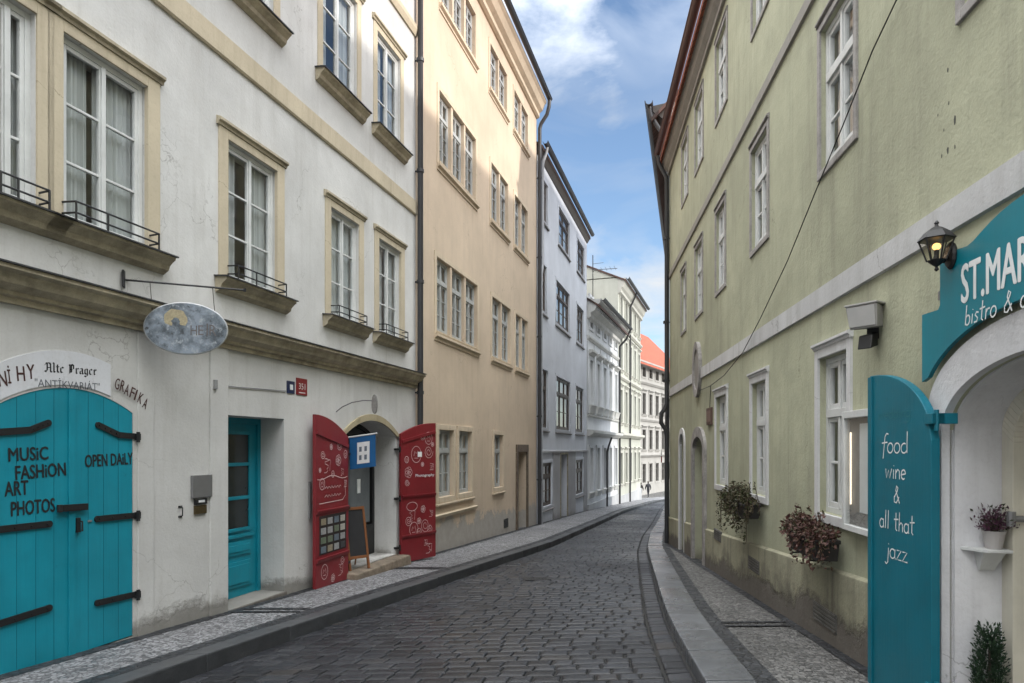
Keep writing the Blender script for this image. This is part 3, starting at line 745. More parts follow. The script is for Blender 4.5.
m=MB(); m.box(xa+.0,xa+.035,y-.04,y-.03,zb+.86,zb+1.06); m.tube([(xa+.017,y-.04,zb+1.0),(xa+.017,y-.08,zb+1.0),(xa+.12,y-.085,zb+1.0)],.01,6); m.build('handle',M['brass'],dr_)
m=MB(); m.box(a-.03,c+.04,-.02,y+.05,zb-.5,zb-.002); m.build('door_step',M['step'],b,bevel=.012)
# shop doorway with black glazed door
a,c,zb,zt_=sh[:4]; y=.40
m=MB(); zsp=zt_-.24
m.prism([(a,zb)]+arc(a,c,zsp,.24,'seg')+[(c,zb)],y+.06,y+.075); bk=m.build('shop_door',M['iron'],b)
m=MB(); t=.07
m.box(a,a+t,y,y+.06,zb,zsp); m.box(c-t,c,y,y+.06,zb,zsp); m.box(a+t,c-t,y,y+.06,zsp-.12,zsp); xm=lerp(a,c,.42); m.box(xm-.05,xm+.05,y-.01,y+.06,zb,zsp-.12); m.box(xm+.05,c-t,y,y+.058,zb,zb+.5); m.box(a+t,xm-.05,y,y+.058,zb,zb+.32)
pr=arc(a,c,zsp,.24,'seg'); pi_=arc(a+t,c-t,zsp+.0,.18,'seg')
for k in range(len(pr)-1): m.hexa([(pr[k][0],y,pr[k][1]),(pr[k+1][0],y,pr[k+1][1]),(pi_[k+1][0],y,pi_[k+1][1]),(pi_[k][0],y,pi_[k][1]),(pr[k][0],y+.06,pr[k][1]),(pr[k+1][0],y+.06,pr[k+1][1]),(pi_[k+1][0],y+.06,pi_[k+1][1]),(pi_[k][0],y+.06,pi_[k][1])])
m.build('door_frame',M['iron'],bk)
m=MB(); m.box(xm+.1,c-t-.05,y+.03,y+.034,zb+.55,zsp-.2); m.build('pane',plain('pale_glass',(.11,.125,.135),.12,var=.5,scale=2),bk)
m=MB(); m.box(a+t+.02,xm-.08,y+.03,y+.034,zb+.4,zsp-.2); m.prism(pi_,y+.03,y+.034); m.build('pane',M['dark_glass'],bk)
m=MB(); m.box(lerp(xm,c,.45),lerp(xm,c,.55),y+.02,y+.029,zb+1.05,zb+1.28); m.build('notice',M['white_paint'],bk)
m=MB()
rd=random.Random(8)
for k in range(9): m.box(a+.1,a+.1+.25*rd.uniform(.5,1),y+.018,y+.028,zb+.45+k*.12,zb+.45+k*.12+.09)
m.build('book_display',[plain('book_spines',(.25,.2,.15),.7,var=.9,scale=14)],bk)
n=18; pts=arc(a-.0,c+.0,zsp,.24,'seg',n); po=arc(a-.12,c+.12,zsp,.34,'seg',n)
m=MB()
for k in range(n): m.hexa([(pts[k][0],-.03,pts[k][1]),(pts[k+1][0],-.03,pts[k+1][1]),(po[k+1][0],-.03,po[k+1][1]),(po[k][0],-.03,po[k][1]),(pts[k][0],.0,pts[k][1]),(pts[k+1][0],.0,pts[k+1][1]),(po[k+1][0],.0,po[k+1][1]),(po[k][0],.0,po[k][1])])
m.build('arch_moulding',plaster('arch_moulding',(.42,.36,.24),(.2,.17,.1)),b)
m=MB(); m.hexa([(a-.1,-.28,zb-.5),(c+.12,-.28,zb-.5),(c+.12,y,zb-.5),(a-.1,y,zb-.5),(a-.06,-.25,zb-.02),(c+.08,-.23,zb-.02),(c+.08,y,zb-.003),(a-.06,y,zb-.003)]); m.build('door_step',stone('shop_step',(.24,.19,.14),.45),b,bevel=.02)
# red shop shutters
M['chalk']=plain('pale_line_paint',(.62,.47,.47),.7,var=.3,scale=30)
def doodle(m,x,z,s,seed,y):
    r=random.Random(seed); k=seed%4
    if k==0:
        ribbon(m,[(x+s*math.cos(t*.35),z+s*1.1*math.sin(t*.35)) for t in range(19)],.008,y); ribbon(m,[(x-s*.5,z-s*.2),(x-s*.3,z+s*.4),(x,z+.1*s),(x+.3*s,z+.5*s),(x+.5*s,z-.3*s)],.007,y)
        ribbon(m,[(x-s*.4,z-s*.5),(x+s*.4,z-s*.5)],.007,y)
    elif k==1:
        ribbon(m,[(x+s*(.2+t*.04)*math.cos(t*.6),z+s*(.2+t*.04)*math.sin(t*.6)) for t in range(22)],.007,y)
    elif k==2:
        for q in range(5): ribbon(m,[(x+s*.35*math.cos(q*1.26)+s*.45*math.cos(t*.5),z+s*.35*math.sin(q*1.26)+s*.45*math.sin(t*.5)) for t in range(14)],.006,y)
    else:
        P=[(x-s,z-s)]
        for q in range(9): P.append((x+s*r.uniform(-1,1)*.8,z-s+q*s*.24))
        ribbon(m,P,.007,y); ribbon(m,[(x-s*.8,z+s*.9),(x+s*.8,z+s*.7),(x+s*.6,z-s*.8)],.006,y)
def shutter(side,hx,ang,w,zb,zsp,rise,label):
    sg=1 if side=='r' else -1; xs=[0,sg*w]
    zt=lambda u: zsp+rise*(1-(1-u)**2)
    n=12; pts=[(0,zb)]+[(sg*w*i/n,zt(i/n)) for i in range(n+1)]+[(sg*w,zb)]
    m=MB(); m.prism(pts,-.045,0)
    s=m.build('shutter_leaf',M['red'],b,(hx,-.04,0),ang*(-1 if side=='r' else 1),bevel=.004,label=label)
    m=MB()
    for u in (.1,.9): m.box(min(sg*w*(u-.09),sg*w*(u+.09)),max(sg*w*(u-.09),sg*w*(u+.09)),-.058,-.0455,zb+.01,zsp-.02) if False else None
    hh=zsp-zb
    for q in (.19,.50):
        m=MB(); m.prof([(-.0455,zb+hh*q),(-.06,zb+hh*q),(-.07,zb+hh*q+.035),(-.07,zb+hh*q+.05),(-.0455,zb+hh*q+.05)],min(0,sg*w)+.01,max(0,sg*w)-.01); m.build('ledge',M['red'],s)
    m=MB(); bar(m,(sg*.02,zsp-.13),(sg*(w-.02),zsp+.05),.05,-.062,-.0455) ; m.build('ledge',M['red'],s)
    m=MB(); sx=lambda u: sg*w*u
    if side=='l':
        for i,(u,v,q) in enumerate(((.33,.84,.1),(.66,.81,.1),(.82,.69,.07),(.3,.94,.07),(.55,.93,.05),(.2,.76,.05),(.5,.75,.04),(.8,.88,.06),(.88,.78,.04),(.25,.1,.08),(.75,.12,.09),(.2,.16,.06),(.5,.06,.07),(.1,.68,.05),(.1,.88,.05))): doodle(m,sx(u),zb+hh*v,q,i+2,-.0465)
        ribbon(m,[(sx(u),zb+hh*(.73-.012*math.sin(u*9))) for u in [i/12+.04 for i in range(12)]],.01,-.0465); ribbon(m,[(sx(.12),zb+hh*.70),(sx(.1),zb+hh*.6),(sx(.2),zb+hh*.57),(sx(.9),zb+hh*.565)],.01,-.0465)
        for k,v in enumerate((.665,.61)): ribbon(m,[(sx(.25+.5*i/16),zb+hh*v+.02*math.sin(i*2.3)) for i in range(17)],.007,-.0465)
        m.build('line_drawing',M['chalk'],s)
        m=MB(); m.box(sx(.9),sx(.08),-.0485,-.0455,zb+hh*.235,zb+hh*.485); m.build('card_board',plain('dark_card_board',(.03,.02,.02),.6),s)
        rd=random.Random(4)
        for r_ in range(4):
            for c_ in range(4):
                m=MB(); xa_=sx(.86)+c_*w*.195; za=zb+hh*(.245+r_*.06); m.box(xa_,xa_+.13,-.056,-.049,za,za+.085)
                m.build('postcard',POST[rd.randrange(len(POST))],s)
    else:
        for i,(u,v,q) in enumerate(((.42,.84,.13),(.78,.86,.12),(.2,.7,.12),(.3,.36,.1),(.35,.25,.11),(.68,.27,.13),(.62,.4,.08),(.8,.08,.09),(.78,.97,.1),(.2,.32,.09),(.6,.76,.05),(.88,.74,.06),(.15,.8,.05),(.16,.62,.06),(.5,.31,.07),(.86,.36,.06),(.82,.23,.06),(.6,.98,.06),(.9,.92,.05),(.7,.13,.05),(.5,.22,.06))): doodle(m,sx(u),zb+hh*v,q,i+4,-.0465)
        ribbon(m,[(sx(.3)+.14*math.cos(t*.3),zb+hh*.43+.075*math.sin(t*.3)) for t in range(22)],.008,-.0465); m.build('line_drawing',M['chalk'],s)
        m=MB(); put_text(m,'Photography',sx(.4),zb+hh*.655,w*.55,.06,-.0468,0,.02); m.box(sx(.46),sx(.58),-.048,-.0462,zb+hh*.82,zb+hh*.86); m.build('lettering',M['white_paint'],s)
    m=MB()
    for v in (.12,.5,.88):
        m.tube([(0,-.02,zb+hh*v-.05),(0,-.02,zb+hh*v+.05)],.02,8); m.box(min(0,-sg*.1),max(0,-sg*.1),-.03,.03,zb+hh*v-.018,zb+hh*v+.018)
    m.build('hinge',M['iron'],s)
    return s
POST=[plain('postcard_print',c,.35,var=.6,scale=40) for c in ((.3,.3,.3),(.12,.15,.18),(.27,.23,.16),(.13,.16,.11),(.4,.38,.34),(.05,.05,.055))]
shutter('l',LF.x(343),R(3),.95,H(-1.905),H(.16),.28,'red shutter leaf with rows of postcards')
shutter('r',LF.x(397),R(17),.93,H(-1.955),H(.24),.21,'red shutter leaf covered in white line drawings')
m=MB(); p=LF.px(301,598); 
p=LF.px(309,500); m.box(p[0]-.016,p[0]+.016,-.025,-.0,p[1]-.24,p[1]+.24); m.build('conduit',M['grey_metal'],b)
m=MB(); m.tube([LF.px(213,385)[0:1]+(-.012,LF.px(213,385)[1]),LF.px(285,391)[0:1]+(-.012,LF.px(285,391)[1])],.006,5); m.tube([(LF.px(213,387)[0],-.03,LF.px(213,380)[1]),(LF.px(213,387)[0],-.03,LF.px(213,389)[1])],.025,8); m.build('cable',plain('grey_cable',(.25,.25,.25),.6),b)
xp=LF.x(415.2)
pipe(b,[(xp,-.55,H(9.15)),(xp,-.4,H(9.0)),(xp,-.1,H(8.75)),(xp,-.1,H(-2.25))],.055,M['zinc'],[(xp,-.1,H(q)) for q in (7,5,3,1.0,-.8)])

# ---- small things on and before the white house
def wall_box(name,label,cat,fr,x0_,y0_,x1_,y1_,mat,proud=.03,dep=0,group=None):
    a=fr.px(x0_,y1_); c=fr.px(x1_,y0_); zt=fr.px(x0_,y0_)[1]; zb=a[1]
    t=thing(name,label,cat,fr,((a[0]+c[0])/2,dep,zb),group)
    return t,a[0],c[0],zb,zt
t,a,c,zb,zt_=wall_box('house_number_plate','small blue enamel house plate left of the red one','plate',LF,286.5,380.5,294,393,M['iron'],group='house number plates')
MBLUE=plain('blue_enamel',(.01,.02,.075),.3); MRED=plain('red_enamel',(.22,.012,.016),.3)
m=MB(); m.box(a,c,-.012,.0,zb,zt_); pl=m.build('plate',MBLUE,t,bevel=.003)
m=MB(); m.box(lerp(a,c,.35),lerp(a,c,.75),-.0135,-.0122,lerp(zb,zt_,.3),lerp(zb,zt_,.72)); m.build('white_field',M['white_paint'],t)
t,a,c,zb,zt_=wall_box('house_number_plate','small red enamel house number plate right of the blue one','plate',LF,295.8,377.5,306.5,394.5,M['iron'],group='house number plates')
m=MB(); m.box(a,c,-.012,.0,zb,zt_); m.build('plate',MRED,t,bevel=.003)
m=MB(); put_text(m,'351',lerp(a,c,.2),lerp(zb,zt_,.34),(c-a)*.6,(zt_-zb)*.36,-.0126,0,0); m.box(lerp(a,c,.2),lerp(a,c,.8),-.0135,-.0124,lerp(zb,zt_,.12),lerp(zb,zt_,.17)); m.build('numerals',M['white_paint'],t)
t,a,c,zb,zt_=wall_box('doorbell_panel','grey metal doorbell panel between the blue gate and the blue door','doorbell',LF,190.5,475.5,210,515,M['iron'])
zm=lerp(zb,zt_,.42)
m=MB(); m.box(a,c,-.03,.0,zm,zt_); m.build('speaker_plate',M['grey_metal'],t,bevel=.004)
m=MB(); m.box(lerp(a,c,.15),lerp(a,c,.75),-.025,.0,lerp(zb,zt_,.25),zm-.01); m.build('button_plate',M['iron'],t,bevel=.003)
m=MB(); m.box(lerp(a,c,.3),lerp(a,c,.6),-.03,-.0255,lerp(zb,zt_,.3),zm-.025); m.build('button',M['white_paint'],t)
m=MB(); m.box(lerp(a,c,.15),lerp(a,c,.75),-.02,.0,zb,lerp(zb,zt_,.22)); m.build('name_plate',M['brass'],t,bevel=.003)
t,a,c,zb,zt_=wall_box('bell_pull','small dark iron bell pull on the white wall left of the doorbell panel','bell pull',LF,177,506,183,518,M['iron'])
xm=(a+c)/2; m=MB(); m.tube([(xm,.0,zb+.01),(xm,-.03,zb+.02),(xm,-.03,zt_-.02),(xm,.0,zt_-.01)],.006,6); m.box(xm-.025,xm+.025,-.006,.0,zt_-.02,zt_); m.box(xm-.025,xm+.025,-.006,.0,zb,zb+.02); m.build('grip',M['iron'],t)
# hanging oval sign
P0=Vector((-3.47,6.125)); dv=Vector((.76,.27)).normalized()
ang=math.atan2(dv.y,dv.x)
t=thing('hanging_sign','weathered oval metal shop sign on a long iron arm above the gate','sign',loc=(P0.x,P0.y,H(1.508)),rotz=ang)
m=MB(); m.box(-.012,.004,-.075,.075,-.075,.075); m.build('wall_plate',M['iron'],t,bevel=.004)
m=MB(); m.tube([(0,0,0),(1.0,0,-.015)],.009,8); m.tube([(1.0,0,-.03),(1.0,0,.0)],.014,8); m.build('arm',M['iron'],t)
cx,cz,rx,rz=.50,-.408,.345,.232
def ovalmat():
    q=NT('weathered_sign'); n=q.noise(6,6,.7); n2=q.noise(14,5,.7)
    c=q.mix(q.ramp(n,[(.36,0),(.6,1)]),(.07,.085,.10),(.24,.28,.33)); c=q.mix(q.ramp(n2,[(.55,0),(.66,1)]),c,(.34,.37,.40)); c=q.mix(q.ramp(n2,[(.3,1),(.42,0)]),c,(.045,.05,.055))
    return q.done(c,.6,q.bump(n2,.3,.004),.2)
m=MB(); n=40
m.prism([(cx+rx*math.cos(2*math.pi*i/n),cz+rz*math.sin(2*math.pi*i/n)) for i in range(n)],-.012,.012); bd=m.build('board',ovalmat(),t)
m=MB(); m.tube([(cx+rx*math.cos(2*math.pi*i/n),0,cz+rz*math.sin(2*math.pi*i/n)) for i in range(n+1)],.011,8); m.build('rim',plain('rim_metal',(.42,.43,.44),.5,.3,.3),bd)
m=MB(); r2=random.Random(2)
pts=[(cx-.09+.098*math.cos(R(a_))+r2.uniform(-.006,.006),cz+.075+.098*math.sin(R(a_))+r2.uniform(-.006,.006)) for a_ in range(-35,216,12)]+[(cx-.09+.035*math.cos(R(a_))+r2.uniform(-.008,.008),cz+.045+.05*math.sin(R(a_))) for a_ in range(215,-36,-18)]
m.prism(pts,-.0135,-.0122); m.build('painted_tree',plain('flaked_ochre',(.36,.31,.20),.8,var=.6,scale=50),bd)
m=MB(); put_text(m,'H',cx+.035,cz-.06,.055,.09,-.0137); put_text(m,'E',cx+.10,cz-.055,.045,.09,-.0137); put_text(m,'I',cx+.17,cz-.055,.012,.11,-.0137); put_text(m,'R',cx+.195,cz-.055,.06,.1,-.0137); m.build('lettering',plain('faded_lettering',(.12,.105,.105),.8,var=.7,scale=40),bd)
m=MB(); 
for xx,zz in ((cx-.28,.12),(cx+.24,.15)): m.tube([(xx,0,cz+zz),(xx-.02,0,-.008)],.004,5)
m.build('hanger',plain('hanger_wire',(.10,.09,.08),.6),t)
# small oval sign on a curved bracket
P=LF.px(336,412); t=thing('bracket_sign','small oval plaque on a thin curved bracket above the shop doorway','sign',LF,(P[0],0,P[1]))
m=MB(); pth=[(P[0],0,P[1]),(P[0],-.1,P[1]+.07),(P[0],-.25,P[1]+.13),(P[0],-.42,P[1]+.155),(P[0],-.58,P[1]+.15)]; m.tube(pth,.008,6); m.build('bracket',M['grey_metal'],t)
m=MB(); n=20; cz=P[1]+.10; m.xform(lambda v:v)
k0=len(m.v); m.prism([(.0+.042*math.cos(2*math.pi*i/n),.135*math.sin(2*math.pi*i/n)) for i in range(n)],-.015,.015); m.xform(lambda v: Vector((P[0]+v.y,-.60+v.x,cz+v.z)),k0); m.build('plaque',plain('pale_plaque',(.22,.21,.20),.6,var=.5,scale=25),t)
# blue banner over the shop door
P=LF.px(347,437); t=thing('banner','blue cloth banner with a white picture hanging over the shop doorway','banner',LF,(P[0],0,P[1]))
m=MB(); m.tube([(P[0],.05,P[1]-.015),(P[0],-.48,P[1]+.05)],.012,8); m.build('pole',M['white_wood'],t)
m=MB(); n=10; bw=.42; bh=.47
def ban(u,v): return (P[0]+.012*math.sin(u*5+v*2)*v, -.04-u*bw, P[1]-.005+.05*u-bh*v)
for i in range(n):
    for j in range(n): m.poly([ban(i/n,j/n),ban((i+1)/n,j/n),ban((i+1)/n,(j+1)/n),ban(i/n,(j+1)/n)])
cl=m.build('cloth',plain('blue_cloth',(.008,.10,.27),.7,var=.25,scale=5),t,fix=False,smooth=True)
def sheet(u0,u1,v0,v1,off,mb):
    k=4
    for i in range(k):
        for j in range(k):
            q=[ban(lerp(u0,u1,(i+di)/k),lerp(v0,v1,(j+dj)/k)) for di,dj in ((0,0),(1,0),(1,1),(0,1))]; mb.poly([(x-off,y,z) for x,y,z in q])
m=MB(); sheet(.30,.78,.2,.86,.006,m); m.build('picture',M['white_paint'],cl,fix=False)
m=MB()
for u in (.38,.585):
    for v in (.34,.6): sheet(u,u+.10,v,v+.15,.009,m)
m.build('picture_mark',plain('grey_print',(.13,.16,.2),.7),cl,fix=False)
m=MB(); sheet(.05,.28,.04,.14,.009,m) if False else None
# chalkboard
px_,pz_=LF.px(353.5,570); zf=H(-1.80)
t=thing('chalkboard','wooden framed chalkboard standing on the step of the shop doorway','chalkboard',LF,(px_,-.10,zf)); t.rotation_euler[2]+=R(-28)
O=OFF[t.name]=(0,0,0)
m=MB(); w=.36; hgt=.92; lean=.16
def lp(x,z,d=0): return (x,lean*z/hgt+d,z)
for xa_,xb_ in ((-w/2,-w/2+.035),(w/2-.035,w/2)): m.hexa([lp(xa_,0,-.015),lp(xb_,0,-.015),lp(xb_,0,.015),lp(xa_,0,.015),lp(xa_,hgt,-.015),lp(xb_,hgt,-.015),lp(xb_,hgt,.015),lp(xa_,hgt,.015)])
for za,zb_ in ((.16,.2),(hgt-.045,hgt-.005)): m.hexa([lp(-w/2+.035,za,-.012),lp(w/2-.035,za,-.012),lp(w/2-.035,za,.012),lp(-w/2+.035,za,.012),lp(-w/2+.035,zb_,-.012),lp(w/2-.035,zb_,-.012),lp(w/2-.035,zb_,.012),lp(-w/2+.035,zb_,.012)])
m.build('frame',paint('orange_wood',(.20,.075,.025),.5,.3),t,bevel=.003)
m=MB(); m.hexa([lp(-w/2+.035,.2,-.004),lp(w/2-.035,.2,-.004),lp(w/2-.035,.2,.004),lp(-w/2+.035,.2,.004),lp(-w/2+.035,hgt-.045,-.004),lp(w/2-.035,hgt-.045,-.004),lp(w/2-.035,hgt-.045,.004),lp(-w/2+.035,hgt-.045,.004)]); m.build('board',plain('slate',(.018,.018,.02),.7,var=.5,scale=6),t)
m=MB(); 
for s_ in (-1,1): m.tube([(s_*(w/2-.02),lean+.01,hgt-.03),(s_*(w/2-.02),lean+.2,.0)],.012,6)
m.build('rear_leg',paint('orange_wood_back',(.17,.065,.022),.5,.3),t)
# ------------------------------------------------------------------ ochre house
def house(label,fr,xa,xc):
    Y=fr.w(xc)[1]; at=((xa+xc)/2,0,zL(Y) if fr.ax[1]>0 else zR(Y)); return thing('townhouse',label,'house',fr,at,group='houses along the street'),at
def gl(at,fr):
    # ground line of a front in the thing's own coordinates (left side fronts)
    Ya,Yb=fr.w(at[0])[1],fr.w(at[0]+1)[1]; k=zL(Yb)-zL(Ya); return (zL(Ya)-at[2],k)
x0,x1=LF.x(415.4)+.004,LF.x(536.5)
b,at=house('ochre plastered house with grouped casement windows and peeling render at its foot',LF,x0,x1); B2=b
M['plasterB']=plaster('ochre_plaster',(.585,.475,.36),(.30,.24,.18),.35,.28,.22,gl(at,LF),((.40,.38,.35),1.0),.3,2)
M['trimB']=plaster('ochre_trim',(.60,.50,.375),(.28,.23,.16),.4,.4,.2)
def grp(fr,xa,xc,n,gap=.10,): 
    a,c=fr.x(xa),fr.x(xc); w=(c-a-gap*(n-1))/n; return [(a+i*(w+gap),a+i*(w+gap)+w) for i in range(n)]
f3=[(grp(LF,441,475,3),8.85,9.92),(grp(LF,490,506.6,2),8.85,9.92),(grp(LF,514,527.5,2),8.85,9.92)]
f2=[(grp(LF,439,475.4,3),5.66,7.06),(grp(LF,491,507.6,2),5.66,7.04),(grp(LF,514.5,527.2,2),5.66,7.04)]
f1=[(grp(LF,436.5,477,3),2.30,3.74),(grp(LF,492,510,2),2.28,3.75),(grp(LF,515.5,527.2,2),2.28,3.75)]
f0=[(grp(LF,438,471,2,.32),-.98,.36),([(LF.x(493.6),LF.x(502.3))],-1.0,.33)]
stB=dict(id='b2a',frame=M['grey_wood'],rec=.07,fw=.05,cas=2,bars=2,transom=.70,topbars=0,stile=.032,bar=.02,curtain=[(.03,.97)],sill=(.05,.05,.06,M['trimB']))
stB0=dict(stB,id='b2c',transom=.68,bars=1,sur=(.11,.03,M['trimB']),sill=(.14,.06,.05,M['trimB']),sillz=-.11,cas=2,curtain=[(.03,.97)])
dB=(LF.x(517.3),LF.x(526),H(-2.45),H(-.12),.35)
holes=[dB]
for fl in (f3,f2,f1,f0):
    for g,a,c in fl: holes += [hole(p,q,H(a),H(c),.28) for p,q in g]
facade(b,'wall',M['plasterB'],x0,x1,-2.2,H(10.92),holes,D=8); room(b,x0+.2,x1-.2,-2,H(10.4),1.2)
for fl,s in ((f3,stB),(f2,stB),(f1,stB),(f0,stB0)):
    for g,a,c in fl:
        for i,(p,q) in enumerate(g):
            k=int(p*7+a*5+i)%3; window(b,p,q,H(a),H(c),dict(s,id=s['id']+str(k),curtain=[[(.03,.97)],[(.03,.4),(.62,.97)],[(.03,.55),(.58,.97)]][k]))
for fl in (f3,f2,f1):
    for g,a,c in fl:
        A_,C_=g[0][0],g[-1][1]; m=MB(); m.prof([(.02,H(a)-.06),(-.07,H(a)-.075),(-.07,H(a)-.12),(-.02,H(a)-.15),(-.02,H(a)-.2),(.02,H(a)-.2)],A_-.12,C_+.12); m.build('sill_course',M['trimB'],b)
        m=MB(); m.box(A_-.12,A_-.008,-.015,.02,H(a)-.06,H(c)+.1); m.box(C_+.008,C_+.12,-.015,.02,H(a)-.06,H(c)+.1); m.box(A_-.008,C_+.008,-.015,.02,H(c)+.008,H(c)+.1); m.build('surround',M['trimB'],b)
g=f0[0][0]; m=MB(); m.prof([(.02,H(-1.3)),(-.07,H(-1.32)),(-.05,H(-1.38)),(.02,H(-1.38))],g[0][0]-.35,g[1][1]+.3); m.build('sill_course',M['trimB'],b)
m=MB(); m.prof([(.02,H(10.92)),(-.32,H(10.9)),(-.32,H(10.82)),(-.27,H(10.77)),(-.2,H(10.6)),(-.1,H(10.52)),(-.1,H(10.4)),(-.04,H(10.36)),(.02,H(10.36))],x0,x1); m.build('cornice',M['trimB'],b)
roof(b,x0,x1,H(11.0),.2,8,3.2,M['tile_red'],wallmat=M['plasterB']); gutter(b,x0,x1+.1,-.41,H(10.97))
xp=x1+.02; pipe(b,[(xp,-.41,H(10.9)),(xp,-.40,H(10.72)),(xp,-.33,H(10.47)),(xp,-.14,H(10.2)),(xp,-.1,H(10.05)),(xp,-.1,H(-2.4))],.06,M['zinc'],[(xp,-.1,H(q)) for q in (8.5,6,3.5,1,-1)])
a,c,zb,zt_,_=dB
m=MB(); m.box(a,c,.3,.35,zb,zt_); m.box(a+.1,c-.1,.28,.3,zb+.15,zb+.9); m.box(a+.1,c-.1,.28,.3,zb+1.0,zt_-.15); d=m.build('door',M['brown_wood'],b,bevel=.006,label='small dark wooden door in a stone frame')
m=MB(); m.box(a-.17,a-.003,-.04,.1,zb-.1,zt_); m.box(c+.003,c+.17,-.04,.1,zb-.1,zt_); m.box(a-.17,c+.17,-.045,.1,zt_+.003,zt_+.22); m.build('door_frame',stone('brown_stone',(.16,.12,.085),.5),b,bevel=.012)
P=LF.px(503.8,528.5); Q=LF.px(508,518); m=MB(); m.box(P[0],Q[0],-.01,.01,P[1],Q[1])
for k in range(4): m.box(P[0]+.02,Q[0]-.02,-.018,-.0105,lerp(P[1],Q[1],.15+.2*k),lerp(P[1],Q[1],.24+.2*k))
m.build('vent_grille',M['iron'],b)

# ------------------------------------------------------------------ pale blue-grey house
x0,x1=LF.x(537.6),LF.atY(31.05)
b,at=house('pale blue grey house with brown windows and a dark overhanging eave',LF,x0,x1); B3=b
M['plasterC']=plaster('grey_blue_plaster',(.56,.585,.635),(.32,.33,.35),.3,.2,.15,gl(at,LF),None,.25,3)
M['plasterC0']=plaster('grey_base_plaster',(.36,.36,.37),(.2,.19,.18),.5,.4,.25,gl(at,LF),None,.4,4)
fl=[([(539,547.3),(558.6,569.3),(577,584)],7.5,8.82),([(539.3,546.3),(556,569.3),(576.6,583.3)],4.5,6.03),([(541,547.6),(556,570),(575.6,583.2)],.68,2.58),([(540,552),(575.5,583)],-1.95,-.5)]
stC=dict(id='b3a',frame=M['brown_wood'],rec=.05,fw=.07,cas=2,bars=1,transom=.68,topbars=0,stile=.05,bar=.03,curtain=[(.05,.95)],sur=(.1,.02,M['plasterC']),sill=(.14,.06,.06,M['plasterC0']),sillz=-.1)
stC3=dict(stC,id='b3b',cas=3)
dC=(LF.x(560.3),LF.x(566.8),H(-2.7),H(-.25),.3); holes=[dC]
for g,a,c in fl: holes += [hole(LF.x(p),LF.x(q),H(a),H(c),.28) for p,q in g]
facade(b,'wall',M['plasterC'],x0,x1,-2.8,H(9.62),holes,D=8); room(b,x0+.2,x1-.2,-2.5,H(9),1.2)
for k,(g,a,c) in enumerate(fl):
    for p,q in g: window(b,LF.x(p),LF.x(q),H(a),H(c),stC3 if q-p>11 else stC)
for a_,c_ in ((x0+.1,LF.x(540)-.1),(LF.x(552)+.1,dC[0]-.12),(dC[1]+.12,LF.x(575.5)-.1),(LF.x(583)+.1,x1-.0)):
    m=MB(); m.box(a_,c_,-.025,.01,-3,H(-.16)); m.build('plinth',M['plasterC0'],b)
m=MB(); m.prof([(.02,H(-.08)),(-.06,H(-.1)),(-.06,H(-.158)),(.02,H(-.158))],x0+.1,x1); m.build('string_course',M['plasterC0'],b)
a,c,zb,zt_,_=dC; m=MB(); m.box(a,c,.25,.3,zb,zt_); m.box(a+.1,c-.1,.23,.25,zb+.2,zb+1.1); m.box(a+.1,c-.1,.23,.25,zb+1.2,zt_-.5); d=m.build('door',M['dark_wood'],b,bevel=.006)
m=MB(); m.box(a-.12,a-.003,-.04,.1,zb,zt_); m.box(c+.003,c+.12,-.04,.1,zb,zt_); m.box(a-.12,c+.12,-.04,.1,zt_+.003,zt_+.09); m.build('door_frame',M['stone_sill'],b,bevel=.01)
m=MB(); m.prof([(.02,H(9.62)),(-.17,H(9.6)),(-.17,H(9.5)),(-.1,H(9.4)),(-.04,H(9.3)),(.02,H(9.3))],x0,x1); m.build('cornice',M['dark_wood'],b)
roof(b,x0-.0,x1,H(9.7),.17,8,3.0,M['tile_dark'],wallmat=M['plasterC']); gutter(b,x0,x1+.1,-.25,H(9.7),.085)
xp=x0+.28; pipe(b,[(xp,-.25,H(9.62)),(xp,-.22,H(9.45)),(xp,-.12,H(9.2)),(xp,-.1,H(9.05)),(xp,-.1,H(5.9)),(xp-.2,-.1,H(5.5)),(xp-.2,-.1,H(-2.9))],.05,plain('pale_pipe',(.33,.34,.36),.5))
xq=x1-.1; 
# television aerial on the far end of that eave
X,Y=LF.w(x1+.15,-.2); t=thing('television_aerial','thin television aerial on a mast beside the pale grey house roof','aerial',LF,(x1+.2,-.25,H(6.9)))
x_,y_,z_=OFF[t.name]; m=MB(); m.tube([(x_,y_,z_),(x_,y_,z_+1.9)],.02,6); m.tube([(x_-.1,y_,z_+1.2),(x_+.1,y_-1.1,z_+1.25)],.014,6); m.build('mast',M['zinc'],t)
m=MB()
for k in range(6): yy=y_-.2*k; m.tube([(x_-.3,yy,z_+1.21+.01*k),(x_+.35,yy,z_+1.21+.01*k)],.008,5)
m.tube([(x_,y_,z_+1.5),(x_-.1,y_-.5,z_+1.5)],.01,5); m.build('rod',M['zinc'],t)
